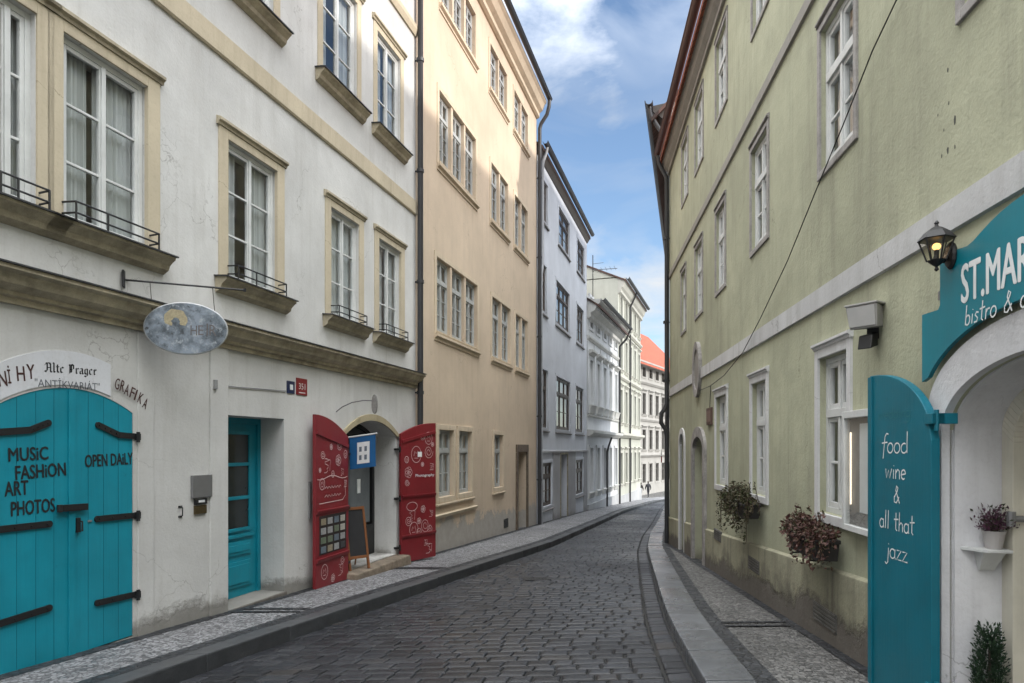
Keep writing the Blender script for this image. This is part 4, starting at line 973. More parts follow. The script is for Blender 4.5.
# ------------------------------------------------------------------ white stuccoed house and the green-cream one beyond
def ornate(label,fr,xa,xc,floors,eave,ncol,wallm,trim,basem,base_split,hood,D=9,rise=3,rooft=None,ov=.75):
    b,at=house(label,fr,xa,xc); w=xc-xa; pitch=w/ncol; holes=[]; wins=[]
    for a,c,s,fr_ in floors:
        for i in range(ncol):
            cx=xa+pitch*(i+.5); hw=pitch*fr_/2; holes.append(hole(cx-hw,cx+hw,H(a),H(c),.3)); wins.append((cx-hw,cx+hw,H(a),H(c),s))
    facade(b,'wall',wallm,xa,xc,H(base_split-4.2),H(eave),holes,D=D); room(b,xa+.2,xc-.2,H(base_split-4),H(eave-.2),1.2)
    for q in wins: window(b,*q)
    m=MB()
    for i in range(ncol+1):
        pass
    for zc,pr,hh in hood:
        m=MB(); m.prof([(.02,H(zc+hh)),(-pr,H(zc+hh)-.02),(-pr,H(zc+hh*.5)),(-pr*.4,H(zc)),(.02,H(zc))],xa,xc); m.build('string_course',trim,b)
    m=MB(); e=eave
    m.prof([(.02,H(e)),(-ov,H(e)-.02),(-ov,H(e-.18)),(-ov*.83,H(e-.25)),(-ov*.6,H(e-.5)),(-.15,H(e-.62)),(-.15,H(e-.8)),(.02,H(e-.9))],xa-.0,xc); m.build('cornice',trim,b)
    roof(b,xa,xc,H(e+.08),ov+.02,D,rise,rooft or M['tile_dark'],wallmat=wallm); gutter(b,xa,xc+.1,-ov-.12,H(e-.0),.1)
    return b,at,pitch
M['stucco']=plaster('white_stucco',(.60,.615,.63),(.36,.36,.35),.35,.3,.2); M['stucco_trim']=plaster('stucco_trim',(.52,.52,.50),(.2,.2,.19),.4,.4,.2); M['stucco_base']=plaster('stucco_base',(.40,.41,.42),(.2,.19,.18),.5,.4,.3)
M['greencream']=plaster('green_cream_stucco',(.45,.46,.405),(.28,.27,.22),.35,.3,.2); M['gc_trim']=plaster('cream_stucco_trim',(.46,.455,.41),(.3,.29,.25),.35,.3,.2)
def hB(py,px_): return BF.px(px_,py)[1]-ZC
xa,xc=.05,BF.x(618)
s4a=dict(id='o4a',frame=M['white_wood'],rec=.1,fw=.06,cas=2,bars=1,transom=.66,stile=.04,curtain=[(.05,.95)],sur=(.14,.05,M['stucco']))
s4b=dict(s4a,id='o4b',hood=(.25,.22,.2,.22,M['stucco_trim']),sill=(.25,.2,.45,M['stucco_trim']))
s4c=dict(s4a,id='o4c',sill=(.2,.14,.3,M['stucco_trim']))
e4=hB(334,624)
b,at,p4=ornate('white stuccoed house with carved window hoods and heavy projecting cornice',BF,xa,xc,[(-2.05,.0,s4c,.42),(2.0,4.1,s4b,.42),(5.6,7.0,s4a,.42)],hB(300,588),5,M['stucco'],M['stucco_trim'],M['stucco_base'],-.3,[(.55,.3,.3),(4.95,.12,.2),(1.45,.1,.12)],ov=.6); B4=b
m=MB(); 
for i in range(6):
    cx=xa+p4*i; m.box(max(xa,cx-.2),min(xc,cx+.2),-.05,.02,H(1.6),H(4.9))
m.build('pilaster',M['stucco'],b,bevel=.01)
m=MB()
for i in range(21):
    cx=lerp(xa+.2,xc-.2,i/20); z=H(hB(300,588)); m.box(cx-.09,cx+.09,-.45,-.1,z-.46,z-.28)
m.build('cornice_bracket',M['stucco'],b)
pipe(b,[(xc-.1,-.72,H(hB(300,588)-.1)),(xc-.1,-.5,H(hB(300,588)-.6)),(xc-.1,-.12,H(hB(300,588)-1.0)),(xc-.1,-.12,H(-3.4))],.06); pipe(b,[(lerp(xa,xc,.52),-.36,H(.55)),(lerp(xa,xc,.52),-.2,H(.1)),(lerp(xa,xc,.52),-.12,H(-.2)),(lerp(xa,xc,.52),-.12,H(-3.2))],.05)
m=MB(); m.box(xa,xc,-.08,.02,H(-6),H(-2.6)); m.build('plinth',M['stucco_base'],b)
xa,xc=BF.x(618)+.05,BF.x(640.5)
s5=dict(id='o5',frame=M['grey_wood'],rec=.1,fw=.06,cas=2,bars=1,transom=.66,stile=.04,curtain=[(.05,.95)],sur=(.14,.05,M['gc_trim']),hood=(.2,.15,.18,.18,M['gc_trim']),sill=(.2,.14,.2,M['gc_trim']))
e5=hB(300,634)
b,at,p5=ornate('tall green cream house with banded front at the end of the left row',BF,xa,xc,[(-2.1,-.3,s5,.4),(1.5,3.4,s5,.4),(4.6,6.4,s5,.4),(7.6,9.0,s5,.4)],e5,5,M['greencream'],M['gc_trim'],M['stucco_base'],-.3,[(.6,.3,.3),(4.0,.15,.2),(6.95,.15,.2)],rise=2.0,ov=.42); B5=b
pipe(b,[(lerp(xa,xc,.4),-.54,H(e5-.1)),(lerp(xa,xc,.4),-.12,H(e5-1.0)),(lerp(xa,xc,.4),-.12,H(-3.8))],.06)
m=MB(); m.box(xa,xc,-.08,.02,H(-6),H(-2.8)); m.build('plinth',M['stucco_base'],b)
# ------------------------------------------------------------------ sunlit palace across the square
FF=Frame(85*.187,85,.55,'L')
xa,xc=FF.x(637.5)-4,FF.x(640)+22
M['palace']=plaster('pale_palace_stucco',(.36,.35,.33),(.24,.23,.205),.3,.2,.15); M['palace_trim']=plaster('palace_trim',(.36,.35,.33),(.22,.21,.19),.3,.2,.15); M['orange_tile']=tiles('orange_tiles',(.38,.085,.04))
b,at=house('pale four storey palace with orange tiled roof closing the end of the street',FF,xa,xc)
s6=dict(id='o6',frame=M['dark_wood'],rec=.12,fw=.08,cas=2,bars=1,transom=.66,stile=.05,sur=(.22,.06,M['palace_trim']))
s6b=dict(s6,id='o6b',hood=(.35,.25,.25,.28,M['palace_trim']),sill=(.3,.2,.3,M['palace_trim']))
def hF(px_,py): return FF.px(px_,py)[1]-ZC
rows=[(hF(650,482),hF(650,463.5),s6),(hF(650,449.5),hF(650,430),s6b),(hF(650,415),hF(650,394.5),s6b),(hF(650,378.5),hF(650,369),s6)]
pit=FF.x(648.8)-FF.x(642); xs0=FF.x(643.9); holes=[]; wins=[]
n0=int((xs0-xa-1)/pit)
i=-n0
while xs0+i*pit<xc-1:
    cx=xs0+i*pit
    for a,c,s in rows: holes.append(hole(cx-pit*.24,cx+pit*.24,H(a),H(c))); wins.append((cx-pit*.24,cx+pit*.24,H(a),H(c),s))
    i+=1
eF=hF(650,362)
facade(b,'wall',M['palace'],xa,xc,H(-9),H(eF),holes,D=12); room(b,xa+.3,xc-.3,H(-8),H(eF-.3),1.3)
for q in wins: window(b,*q)
for zc,pr in ((hF(650,457),.35),(hF(650,422),.25),(hF(650,386),.3),(eF-.8,.7)):
    m=MB(); m.prof([(.02,H(zc+.5)),(-pr,H(zc+.45)),(-pr,H(zc+.25)),(-pr*.4,H(zc)),(.02,H(zc))],xa,xc); m.build('string_course',M['palace_trim'],b)
roof(b,xa-.3,xc+.3,H(eF+.1),.9,12,6.2,M['orange_tile'],wallmat=M['palace'])
m=MB(); 
for cx in (FF.x(652),FF.x(661),FF.x(668)):
    m.box(cx-.5,cx+.5,5.2,6.0,H(eF+4),H(eF+7.6)); m.box(cx-.6,cx+.6,5.1,6.1,H(eF+7.6),H(eF+7.9))
m.build('chimney',M['palace_trim'],b)
# plain closing wall of the square behind, left of the palace
# ------------------------------------------------------------------ green house
x0,x1=RF.x(669.5),RF.atY(-6.0)
at=(RF.x(760),0,.15-.06*8)
b=thing('townhouse','moss green plastered house with white band, stone window frames and arched bistro doorway','house',RF,at); G1=b
bg=(.15+.0597*at[0]-at[2],.0597)
M['plasterG']=plaster('moss_green_plaster',(.405,.41,.295),(.17,.165,.13),1.0,.45,.5,bg,((.20,.18,.15),.16),.42,5)
M['white_band']=plaster('white_band',(.56,.56,.56),(.25,.24,.22),.6,.6,.3); M['grey_stone']=stone('grey_window_stone',(.36,.34,.325),.6,.8,5,.35); M['thin_band']=plaster('grey_band',(.30,.285,.26),(.16,.15,.13),.5,.4,.3)
M['white_sur']=plaster('white_surround',(.60,.60,.60),(.3,.29,.27),.45,.4,.3); M['rough_white']=plaster('rough_white_render',(.66,.66,.675),(.36,.35,.35),.7,.4,.5)
gl_=lambda xp: (RF.x(xp))
W1=[(965,1040),(821.5,855),(752,768),(716.5,725.5),(695.7,702.6),(681.7,686)]
W2=[(820,853),(753,768.5),(716.5,727),(695.7,703.2),(682.3,688)]
W0=[(820,848.5),(752.5,767),(716.5,727)]
st=dict(id='g1',frame=M['white_wood'],rec=.035,fw=.05,cas=2,bars=1,transom=.64,topbars=0,stile=.04,curtain=[(.04,.3),(.7,.96)],sur=(.065,.02,M['grey_stone']),hood=(.07,.035,.065,.04,M['grey_stone']))
stg=dict(st,id='g0',sur=(.085,.022,M['white_sur']),hood=(.1,.05,.083,.05,M['white_sur']),rec=.05,curtain=[(.04,.46)])
stb=dict(st,id='g2',hood=(.07,.03,.065,.035,M['grey_stone']),curtain=[(.03,.97)])
ar_in=(RF.atY(3.90),RF.atY(2.18),H(-1.62),H(.459),.36,.356,'ell')
sd=(RF.x(694.8),RF.x(705),H(-2.2),H(.2),.35,.22,'ell'); sd2=(RF.x(680.3),RF.x(684.8),H(-2.3),H(.3),.12,.25,'ell')
holes=[ar_in,sd,sd2]
pr=lambda q: (RF.x(q[0]),RF.x(q[1]))
L1=[pr(q)+(H(2.42),H(3.64)) for q in W1]; L2=[pr(q)+(H(5.08),H(6.26)) for q in W2]; L0=[pr(q)+(H(-.56),H(.78)) for q in W0]
holes += [hole(*q,.3) for q in L1+L2+L0]
facade(b,'wall',M['plasterG'],x0,x1,-2.4,H(7.0),holes,D=9,reveal=None); room(b,x0+.2,x1-.2,-2,H(6.7),1.3)
for i,q in enumerate(L1): window(b,*q,dict(st,id='g1%d'%(i%3),curtain=[[(.04,.3),(.7,.96)],[(.04,.96)],[(.04,.5)]][i%3]))
for q in L2: window(b,*q,stb)
for q in L0: window(b,*q,stg)
m=MB(); m.prof([(.02,H(1.42)),(-.025,H(1.40)),(-.025,H(1.225)),(.02,H(1.215))],x0,x1); m.build('white_band',M['white_band'],b)
m=MB(); m.prof([(.02,H(4.17)),(-.03,H(4.16)),(-.03,H(4.04)),(.02,H(4.03))],x0,x1); m.build('string_course',M['thin_band'],b)
m=MB(); m.prof([(.02,H(7.0)),(-.2,H(6.98)),(-.2,H(6.89)),(-.16,H(6.85)),(-.12,H(6.7)),(-.05,H(6.62)),(-.05,H(6.54)),(.02,H(6.54))],x0,x1); m.build('cornice',M['thin_band'],b)
roof(b,x0,x1,H(7.1),.24,9,3.5,M['tile_red'],wallmat=M['plasterG']); gutter(b,x0,x1,-.285,H(7.06),.075,plain('copper_red_gutter',(.085,.032,.026),.5))
# plinth following the slope
m=MB()
for a_,c_ in ((x0,sd2[0]-.15),(sd2[1]+.15,sd[0]-.2),(sd[1]+.2,ar_in[0]-.34),(ar_in[1]+.3,x1)):
    zg=lambda x: .15+.0597*x
    m.hexa([(a_,-.035,-2.4),(c_,-.035,-2.4),(c_,.01,-2.4),(a_,.01,-2.4),(a_,-.035,zg(a_)+.62),(c_,-.035,zg(c_)+.62),(c_,.01,zg(c_)+.645),(a_,.01,zg(a_)+.645)])
pl=m.build('plinth',plaster('dirty_green_plinth',(.33,.32,.23),(.10,.09,.075),1.0,.9,.6,bg,((.15,.135,.12),.5),.62,6),b,bevel=.008)
for q in ((716.5,528,723.5,540),(751.5,555,762.5,570),(817.5,600,841.5,625)):
    a_,zt_=RF.px(q[0],q[1]); c_,zb=RF.px(q[2],q[3]); zt2=zt_; zb2=min(zb,zt_-.16); 
    m=MB(); m.box(a_,c_,-.039,-.02,zb2,zt_)
    n=5
    for k in range(n): z=lerp(zb2,zt_,(k+.2)/n); m.box(a_+.02,c_-.02,-.046,-.0395,z,z+(zt_-zb2)/n*.5)
    m.build('vent_grille',stone('grey_vent',(.13,.125,.115),.5),b)
# stone arch door and dark side door
m=MB(); a,c,zb,zt_=sd[:4]; 
po=[(a-.17,zb)]+arc(a-.17,c+.17,zt_-.22,.4,'ell',16)+[(c+.17,zb)]; pi_=[(a,zb)]+arc(a,c,zt_-.22,.22,'ell',16)+[(c,zb)]
for k in range(len(po)-1): m.hexa([(po[k][0],-.05,po[k][1]),(po[k+1][0],-.05,po[k+1][1]),(pi_[k+1][0],-.05,pi_[k+1][1]),(pi_[k][0],-.05,pi_[k][1]),(po[k][0],.03,po[k][1]),(po[k+1][0],.03,po[k+1][1]),(pi_[k+1][0],.03,pi_[k+1][1]),(pi_[k][0],.03,pi_[k][1])])
m.build('door_frame',M['grey_stone'],b)
m=MB(); m.prism(pi_,.28,.33); d=m.build('door',paint('grey_door',(.16,.15,.145),.5,.3),b,label='grey wooden door in a stone arch')
m=MB(); 
for z in (.25,.9,1.5): m.box(a+.12,c-.12,.262,.2795,zb+z,zb+z+.5)
m.build('door_panel',paint('grey_door_panel',(.13,.125,.12),.5,.3),d,bevel=.004)
m=MB(); m.hexa([(a-.15,-.18,zb-.3),(c+.15,-.18,zb-.3),(c+.15,.3,zb-.3),(a-.15,.3,zb-.3),(a-.12,-.16,zb+.06),(c+.12,-.16,zb+.06),(c+.12,.3,zb+.06),(a-.12,.3,zb+.06)]); m.build('door_step',M['step'],b,bevel=.015)
a,c,zb,zt_=sd2[:4]; pi_=[(a,zb)]+arc(a,c,zt_-.25,.25,'ell',16)+[(c,zb)]
m=MB(); m.prism(pi_,.08,.12); d=m.build('door',M['iron'],b,label='black arched side door')
m=MB()
for k in range(5): x=lerp(a,c,(k+.5)/5); m.tube([(x,.06,zb),(x,.06,zt_-.12)],.012,6)
m.build('bar',M['iron'],d)
m=MB(); po=[(a-.12,zb)]+arc(a-.12,c+.12,zt_-.25,.37,'ell',16)+[(c+.12,zb)]
for k in range(len(po)-1): m.hexa([(po[k][0],-.03,po[k][1]),(po[k+1][0],-.03,po[k+1][1]),(pi_[k+1][0],-.03,pi_[k+1][1]),(pi_[k][0],-.03,pi_[k][1]),(po[k][0],.03,po[k][1]),(po[k+1][0],.03,po[k+1][1]),(pi_[k+1][0],.03,pi_[k+1][1]),(pi_[k][0],.03,pi_[k][1])])
m.build('door_frame',M['white_sur'],b)
# oval niche across the band
P=RF.px(698.5,369.5); rx,rz=abs(RF.x(702)-RF.x(695))/2,.50; n=24
m=MB()
for i in range(n):
    t0,t1=2*math.pi*i/n,2*math.pi*(i+1)/n; q=lambda t,k: (P[0]+rx*k*math.cos(t),P[1]+rz*k*math.sin(t))
    A0,A1,B0,B1_=q(t0,1),q(t1,1),q(t0,.72),q(t1,.72)
    m.hexa([(A0[0],-.06,A0[1]),(A1[0],-.06,A1[1]),(B1_[0],-.05,B1_[1]),(B0[0],-.05,B0[1]),(A0[0],.0,A0[1]),(A1[0],.0,A1[1]),(B1_[0],.0,B1_[1]),(B0[0],.0,B0[1])])
ni=m.build('oval_frame',M['grey_stone'],b)
m=MB(); m.prism([(P[0]+rx*.72*math.cos(2*math.pi*i/n),P[1]+rz*.72*math.sin(2*math.pi*i/n)) for i in range(n)],-.032,-.0); m.build('oval_field',M['thin_band'],ni)
m=MB(); rd=random.Random(12)
for q in ((948,70,2.2),(949,103,2.0),(938,115,1.4),(955,120,4),(944,130,1.5),(948,150,3.2),(955,147,2),(942,156,1.8)):
    P=RF.px(q[0],q[1]); r=q[2]*3.9/F; m.poly([(P[0]+r*.8*rd.uniform(.5,1)*math.cos(2*math.pi*i/9),-.0008,P[1]+r*1.5*rd.uniform(.5,1)*math.sin(2*math.pi*i/9)) for i in range(9)])
m.build('plaster_chip',plain('bare_mortar',(.07,.07,.06),.95,var=.4,scale=40),b,fix=False)
# bistro arch: ring, recess, door, shutter
ao=(RF.atY(4.04),RF.atY(2.04)); 
po=[(ao[0],H(-1.75))]+arc(ao[0],ao[1],H(.226),.425,'ell',40)+[(ao[1],H(-1.75))]; pi_=[(ar_in[0],H(-1.75))]+arc(ar_in[0],ar_in[1],H(.103),.356,'ell',40)+[(ar_in[1],H(-1.75))]
m=MB()
for k in range(len(po)-1): m.hexa([(po[k][0],-.05,po[k][1]),(po[k+1][0],-.05,po[k+1][1]),(pi_[k+1][0],-.045,pi_[k+1][1]),(pi_[k][0],-.045,pi_[k][1]),(po[k][0],.02,po[k][1]),(po[k+1][0],.02,po[k+1][1]),(pi_[k+1][0],.02,pi_[k+1][1]),(pi_[k][0],.02,pi_[k][1])])
m.build('arch_surround',M['rough_white'],b)
def ringlining(y0,y1,k,mat,name):
    m=MB(); xm=(ar_in[0]+ar_in[1])/2
    q=[(xm+(x-xm)*k,z-(0 if z<H(-1) else (1-k)*.6)) for x,z in pi_]
    for i in range(len(pi_)-1): m.hexa([(pi_[i][0],y0,pi_[i][1]),(pi_[i+1][0],y0,pi_[i+1][1]),(q[i+1][0],y0,q[i+1][1]),(q[i][0],y0,q[i][1]),(pi_[i][0],y1,pi_[i][1]),(pi_[i+1][0],y1,pi_[i+1][1]),(q[i+1][0],y1,q[i+1][1]),(q[i][0],y1,q[i][1])])
    return m.build(name,mat,b)
ringlining(.02,.36,.985,M['rough_white'],'recess_lining')
M['cream_door']=paint('cream_door',(.66,.63,.53),.45,.12)
m=MB(); xm=(ar_in[0]+ar_in[1])/2; q=[(xm+(x-xm)*.985,z) for x,z in pi_]
m.prism(q,.345,.36); d=m.build('entrance_door',M['cream_door'],b,label='cream wooden entrance door in the arched recess')
m=MB(); k1=[(xm+(x-xm)*.985,z) for x,z in pi_]; k2=[(xm+(x-xm)*.87,z-(.0 if z<H(-1) else .07)) for x,z in pi_]
for i in range(len(k1)-1): m.hexa([(k1[i][0],.27,k1[i][1]),(k1[i+1][0],.27,k1[i+1][1]),(k2[i+1][0],.27,k2[i+1][1]),(k2[i][0],.27,k2[i][1]),(k1[i][0],.344,k1[i][1]),(k1[i+1][0],.344,k1[i+1][1]),(k2[i+1][0],.344,k2[i+1][1]),(k2[i][0],.344,k2[i][1])])
for z in (.0,.62): m.box(ar_in[0]+.3,ar_in[1]-.3,.33,.344,H(-1.4+z),H(-.95+z))
m.build('door_panel',M['cream_door'],d,bevel=.004)
hx,hz=RF.px(1019,519,.29); m=MB(); m.tube([(hx,.344,hz),(hx,.25,hz)],.018,10); m.tube([(hx,.25,hz-.04),(hx,.25,hz+.04)],.022,10); m.build('handle',M['grey_metal'],d)
m=MB(); m.hexa([(ar_in[0]+.0,-.2,H(-2)),(ar_in[1],-.2,H(-2)),(ar_in[1],.46,H(-2)),(ar_in[0],.46,H(-2)),(ar_in[0]+.0,-.2,H(-1.53)),(ar_in[1],-.2,H(-1.53)),(ar_in[1],.46,H(-1.5)),(ar_in[0],.46,H(-1.5))]); m.build('door_step',M['step'],b,bevel=.015)
# teal door shutter lying open against the wall
hx=RF.x(935.5,-.11); w=hx-RF.x(873.5,-.13); zb=H(-1.60)
zt=lambda u: H(.485)-.44*(1-math.sqrt(max(0,1-u*u)))   # u=0 free edge, 1 hinge side
n=24; pts=[(-w,zb)]+[(-w+w*i/n,zt(i/n)) for i in range(n+1)]+[(0,zb)]
m=MB(); m.prism(pts,-.05,0)
s=m.build('shutter_leaf',M['teal_dark'],b,(hx,-.085,0),R(1.5),bevel=.005,label='tall deep teal shutter with hand lettered menu words')
m=MB(); m.box(-w-.004,-w+.05,-.062,-.0505,zb,zt(0)-.01); m.build('edge_strip',M['teal_dark'],s,bevel=.003)
def lx(px_): return RF.x(px_,-.13)-hx
def lz(px_,py): return RF.px(px_,py,-.13)[1]
m=MB()
for txt,xa_,xb_,yb,ya in (('food',885,911,453,433),('wine',888.5,909,479,467),('&',896,903,503,486),('all that',883,917,531,512),('jazz',889.5,910.5,560,550)):
    X0,X1=lx(xa_),lx(xb_); Z0=lz((xa_+xb_)/2,yb); asc={'food':1,'wine':.62,'&':.95,'all that':1,'jazz':.5}[txt]; size=(lz((xa_+xb_)/2,ya)-Z0)/asc
    tot=sum(ST[ch][0]+.03 for ch in txt)*size; hand(m,txt,X0,Z0,size,-.0515,.0085,(X1-X0)/tot,.05,-.0)
m.build('lettering',M['white_paint'],s)
m=MB(); X0,X1=lx(882),lx(914); Z0=lz(898,418); size=.075; tot=sum(ST[ch][0]+.03 for ch in 'wedding')*size; hand(m,'wedding',X0,Z0,size,-.0513,.006,(X1-X0)/tot,.05); m.build('faded_lettering',plain('faded_teal_lettering',(.02,.16,.19),.5),s)
for z in (H(.165),H(-1.36)):
    m=MB(); m.box(-.05,.03,-.06,.01,z-.03,z+.03); m.box(.005,.03,-.055,.08,z-.03,z+.03); m.tube([(.02,-.03,z-.07),(.02,-.03,z+.05)],.013,8); m.build('hinge',M['teal_dark'],s,bevel=.003)

# dark downpipe at the far corner
xp=x0+.1; pipe(b,[(xp,-.285,H(7.0)),(xp,-.26,H(6.8)),(xp,-.08,H(6.45)),(xp,-.08,H(1.05)),(xp,-.11,H(.95)),(xp-.0,-.21,H(.82)),(xp,-.21,H(.6)),(xp,-.11,H(.45)),(xp,-.08,H(.3)),(xp,-.08,H(-2.4))],.05,M['zinc'],[(xp,-.1,H(q)) for q in (5,3,1.6)])
# ------------------------------------------------------------------ dark-eaved house round the bend
xa,xc=GF.atY(34.5),GF.atY(17.75)
b,at=house('tall house round the bend with dark projecting eave and white gable',GF,xa,xc)
M['plasterH']=plaster('pale_plaster',(.56,.55,.52),(.3,.29,.26),.4,.3,.2)
stH=dict(id='h1',frame=M['brown_wood'],rec=.06,fw=.06,cas=2,bars=1,transom=.66,sur=(.12,.03,M['grey_stone']),curtain=[(.05,.95)])
holes=[];wins=[]
for i in range(6):
    cx=lerp(xa+1.5,xc-1.5,i/5)
    for a,c in ((-1.6,.1),(2.2,3.8),(5.4,7.0)): holes.append(hole(cx-.45,cx+.45,H(a),H(c))); wins.append((cx-.45,cx+.45,H(a),H(c)))
facade(b,'wall',M['plasterH'],xa,xc,H(-7),H(8.98),holes,D=7); room(b,xa+.2,xc-.2,H(-4),H(8.6),1.3)
for q in wins: window(b,*q,stH)
m=MB(); m.prof([(.02,H(9.0)),(-.46,H(8.95)),(-.46,H(8.8)),(-.1,H(8.5)),(.02,H(8.5))],xa,xc); m.build('cornice',M['dark_wood'],b)
roof(b,xa,xc,H(9.1),.5,7,3.3,M['tile_dark'],wallmat=M['plasterH']); gutter(b,xa,xc+.1,-.56,H(9.05),.1)
pipe(b,[(xc-.05,-.56,H(8.95)),(xc-.05,-.5,H(8.7)),(xc-.05,-.1,H(8.0)),(xc-.05,-.1,H(-3))],.055)
# ------------------------------------------------------------------ things on and before the green house
def leafclump(m,pts,rnd,size,elong=1.5,droop=.3):
    """pts: (pos, outward dir) ; one folded leaf of four faces' worth per point"""
    for p,d in pts:
        s=size*rnd.uniform(.5,1.55); d=Vector(d)+Vector((rnd.gauss(0,.5),rnd.gauss(0,.5),rnd.gauss(0,.5)-droop)); d.normalize()
        a=d.cross(Vector((rnd.gauss(0,1),rnd.gauss(0,1),rnd.gauss(0,1)))); a.normalize(); n_=a.cross(d)
        p=Vector(p); L=s*elong; q0=p; q1=p+d*L*.5+a*s*.42+n_*s*.12; q2=p+d*L; q3=p+d*L*.5-a*s*.42+n_*s*.12; mid=p+d*L*.5
        n=len(m.v); m.v += [tuple(q0),tuple(q1),tuple(q2),tuple(q3),tuple(mid)]; m.f += [(n,n+1,n+4),(n+1,n+2,n+4),(n+2,n+3,n+4),(n+3,n,n+4)]; m.m += [m.mi]*4
def flower_box(lab,plab,pxs,boxpx,cols,seed,fol,down):
    a,zt_=RF.px(boxpx[0],boxpx[1]); c,zb=RF.px(boxpx[2],boxpx[3]); zb=zt_-.17
    t=thing('flower_box',lab,'flower box',RF,((a+c)/2,-.03,zb),'flower boxes under the ground floor windows')
    m=MB(); y0,y1=-.235,-.045; 
    m.hexa([(a+.02,y0+.02,zb),(c-.02,y0+.02,zb),(c-.02,y1-.01,zb),(a+.02,y1-.01,zb),(a,y0,zt_),(c,y0,zt_),(c,y1,zt_),(a,y1,zt_)]); m.box(a-.01,c+.01,y0-.012,y1+.005,zt_-.03,zt_+.004)
    m.build('trough',plain('dark_plastic',(.022,.02,.02),.55),t,bevel=.006)
    m=MB(); m.box(a+.015,c-.015,y0+.015,y1-.015,zt_-.0,zt_+.008); m.build('soil',M['earth'],t)
    m=MB()
    for x in (lerp(a,c,.2),lerp(a,c,.8)): m.tube([(x,.0,zb+.12),(x,-.05,zb-.012),(x,y0,zb-.012)],.008,5)
    m.build('bracket',M['iron'],t)
    p=thing('trailing_plant',plab,'plant',RF,((a+c)/2,-.14,zt_),'plants trailing from the flower boxes')
    rnd=random.Random(seed); m=MB(); L=[]; cx=(a+c)/2; st=MB()
    for k in range(fol):             # sprays: up, out and hanging down
        x=rnd.uniform(a,c); y=rnd.uniform(y0,y1); dirx=rnd.gauss(0,.55)+(x-cx)*1.5; out=-abs(rnd.gauss(.25,.3)); hang=rnd.random()<.62
        ln=rnd.uniform(.12,.30) if not hang else rnd.uniform(.2,down*(1.0 if rnd.random()<.35 else .6))
        P=Vector((x,y,zt_)); v=Vector((dirx*.5,out*.6,rnd.uniform(.5,1.1))); n=int(ln/.022); pth=[tuple(P)]
        for i in range(n):
            v.z-= .17 if hang else .07; v.x*=.93; v.y*=.9; P=P+v.normalized()*.022
            if P.y>-.02: P.y=-.02
            pth.append(tuple(P))
            for _ in range(2): L.append((P+Vector((rnd.gauss(0,.012),min(.0,rnd.gauss(0,.012)),rnd.gauss(0,.012))),(rnd.gauss(0,.6),-.5+rnd.gauss(0,.5),rnd.gauss(0,.5))))
        if len(pth)>2 and k%2==0: st.tube(pth[::2] if len(pth)>4 else pth,.0038,4,cap=False)
    leafclump(m,L,rnd,.021); m.build('foliage',leafmat('leaves_%d'%seed,cols),p,fix=False)
    st.build('stem',plain('plant_stem',(.06,.04,.025),.8),p,fix=False)
flower_box('dark flower box on the green wall under the nearer large window','bushy reddish brown plant trailing from the nearer flower box',None,(815,530,846,547),[(.055,.022,.02),(.085,.035,.028),(.11,.06,.045),(.045,.05,.02),(.07,.028,.03),(.13,.075,.06)],3,150,.42)
flower_box('dark flower box on the green wall under the second window','long green ivy trailing from the farther flower box',None,(743,498,764.5,512),[(.035,.045,.016),(.05,.058,.022),(.06,.045,.025),(.03,.035,.015),(.085,.07,.04)],7,130,.68)
# menu case
a,zt_=RF.px(851.5,412); c=RF.x(886); zb=H(-.63)
t=thing('menu_case','white framed glass menu case on the green wall behind the teal shutter','menu case',RF,((a+c)/2,0,zb))
m=MB(); y=-.075; f_=.045; m.box(a,c,-.02,-.001,zb,zt_); m.box(a,a+f_,y,-.021,zb,zt_); m.box(c-f_,c,y,-.021,zb,zt_); m.box(a+f_,c-f_,y,-.021,zb,zb+f_); m.box(a+f_,c-f_,y,-.021,zt_-f_*1.2,zt_); m.build('case',M['white_wood'],t,bevel=.004)
m=MB(); m.box(a+f_,c-f_,-.03,-.022,zb+f_,zt_-f_*1.2); m.build('back_board',plain('menu_board',(.25,.24,.23),.8,var=.3,scale=12),t)
m=MB(); m.box(a+f_+.2,c-f_-.02,-.034,-.031,zb+.15,zt_-.1); m.build('menu_sheet',M['white_paint'],t)
m=MB(); m.tube([(a+f_+.06,-.045,zb+.2),(a+f_+.06,-.045,zt_-.16)],.007,8); m.build('light_tube',emit('case_light',(1,.86,.68),.8),t)
m=MB(); m.poly([(a+f_*.5,-.06,zb+f_*.5),(c-f_*.5,-.06,zb+f_*.5),(c-f_*.5,-.06,zt_-f_*.5),(a+f_*.5,-.06,zt_-f_*.5)]); m.build('pane',M['glass'],t,fix=False)
# brown wall plaque
a,zt_=RF.px(708,408.5); c,zb=RF.px(712.8,424.5)
t=thing('wall_plaque','small brown plaque on the green wall right of the stone arch door','plaque',RF,((a+c)/2,0,zb)); m=MB(); m.box(a,c,-.03,0,zb,zt_); m.build('plate',plain('brown_plaque',(.10,.06,.045),.6,var=.4,scale=30),t,bevel=.004); m=MB(); m.box(a+.03,c-.03,-.034,-.0305,zb+.05,zt_-.05); m.build('field',plain('plaque_field',(.17,.11,.09),.6,var=.4,scale=40),t)
# small red and white sign on the downpipe
xp=RF.x(669.5)+.02; t=thing('pipe_sign','tiny red and white plate strapped to the dark downpipe at the corner','sign',RF,(xp,-.2,H(-.35)))
m=MB(); m.box(xp-.06,xp+.06,-.2,-.185,H(-.35),H(-.2)); m.build('red_plate',MRED,t); m=MB(); m.box(xp-.06,xp+.06,-.2,-.185,H(-.198),H(-.08)); m.build('white_plate',M['white_paint'],t)
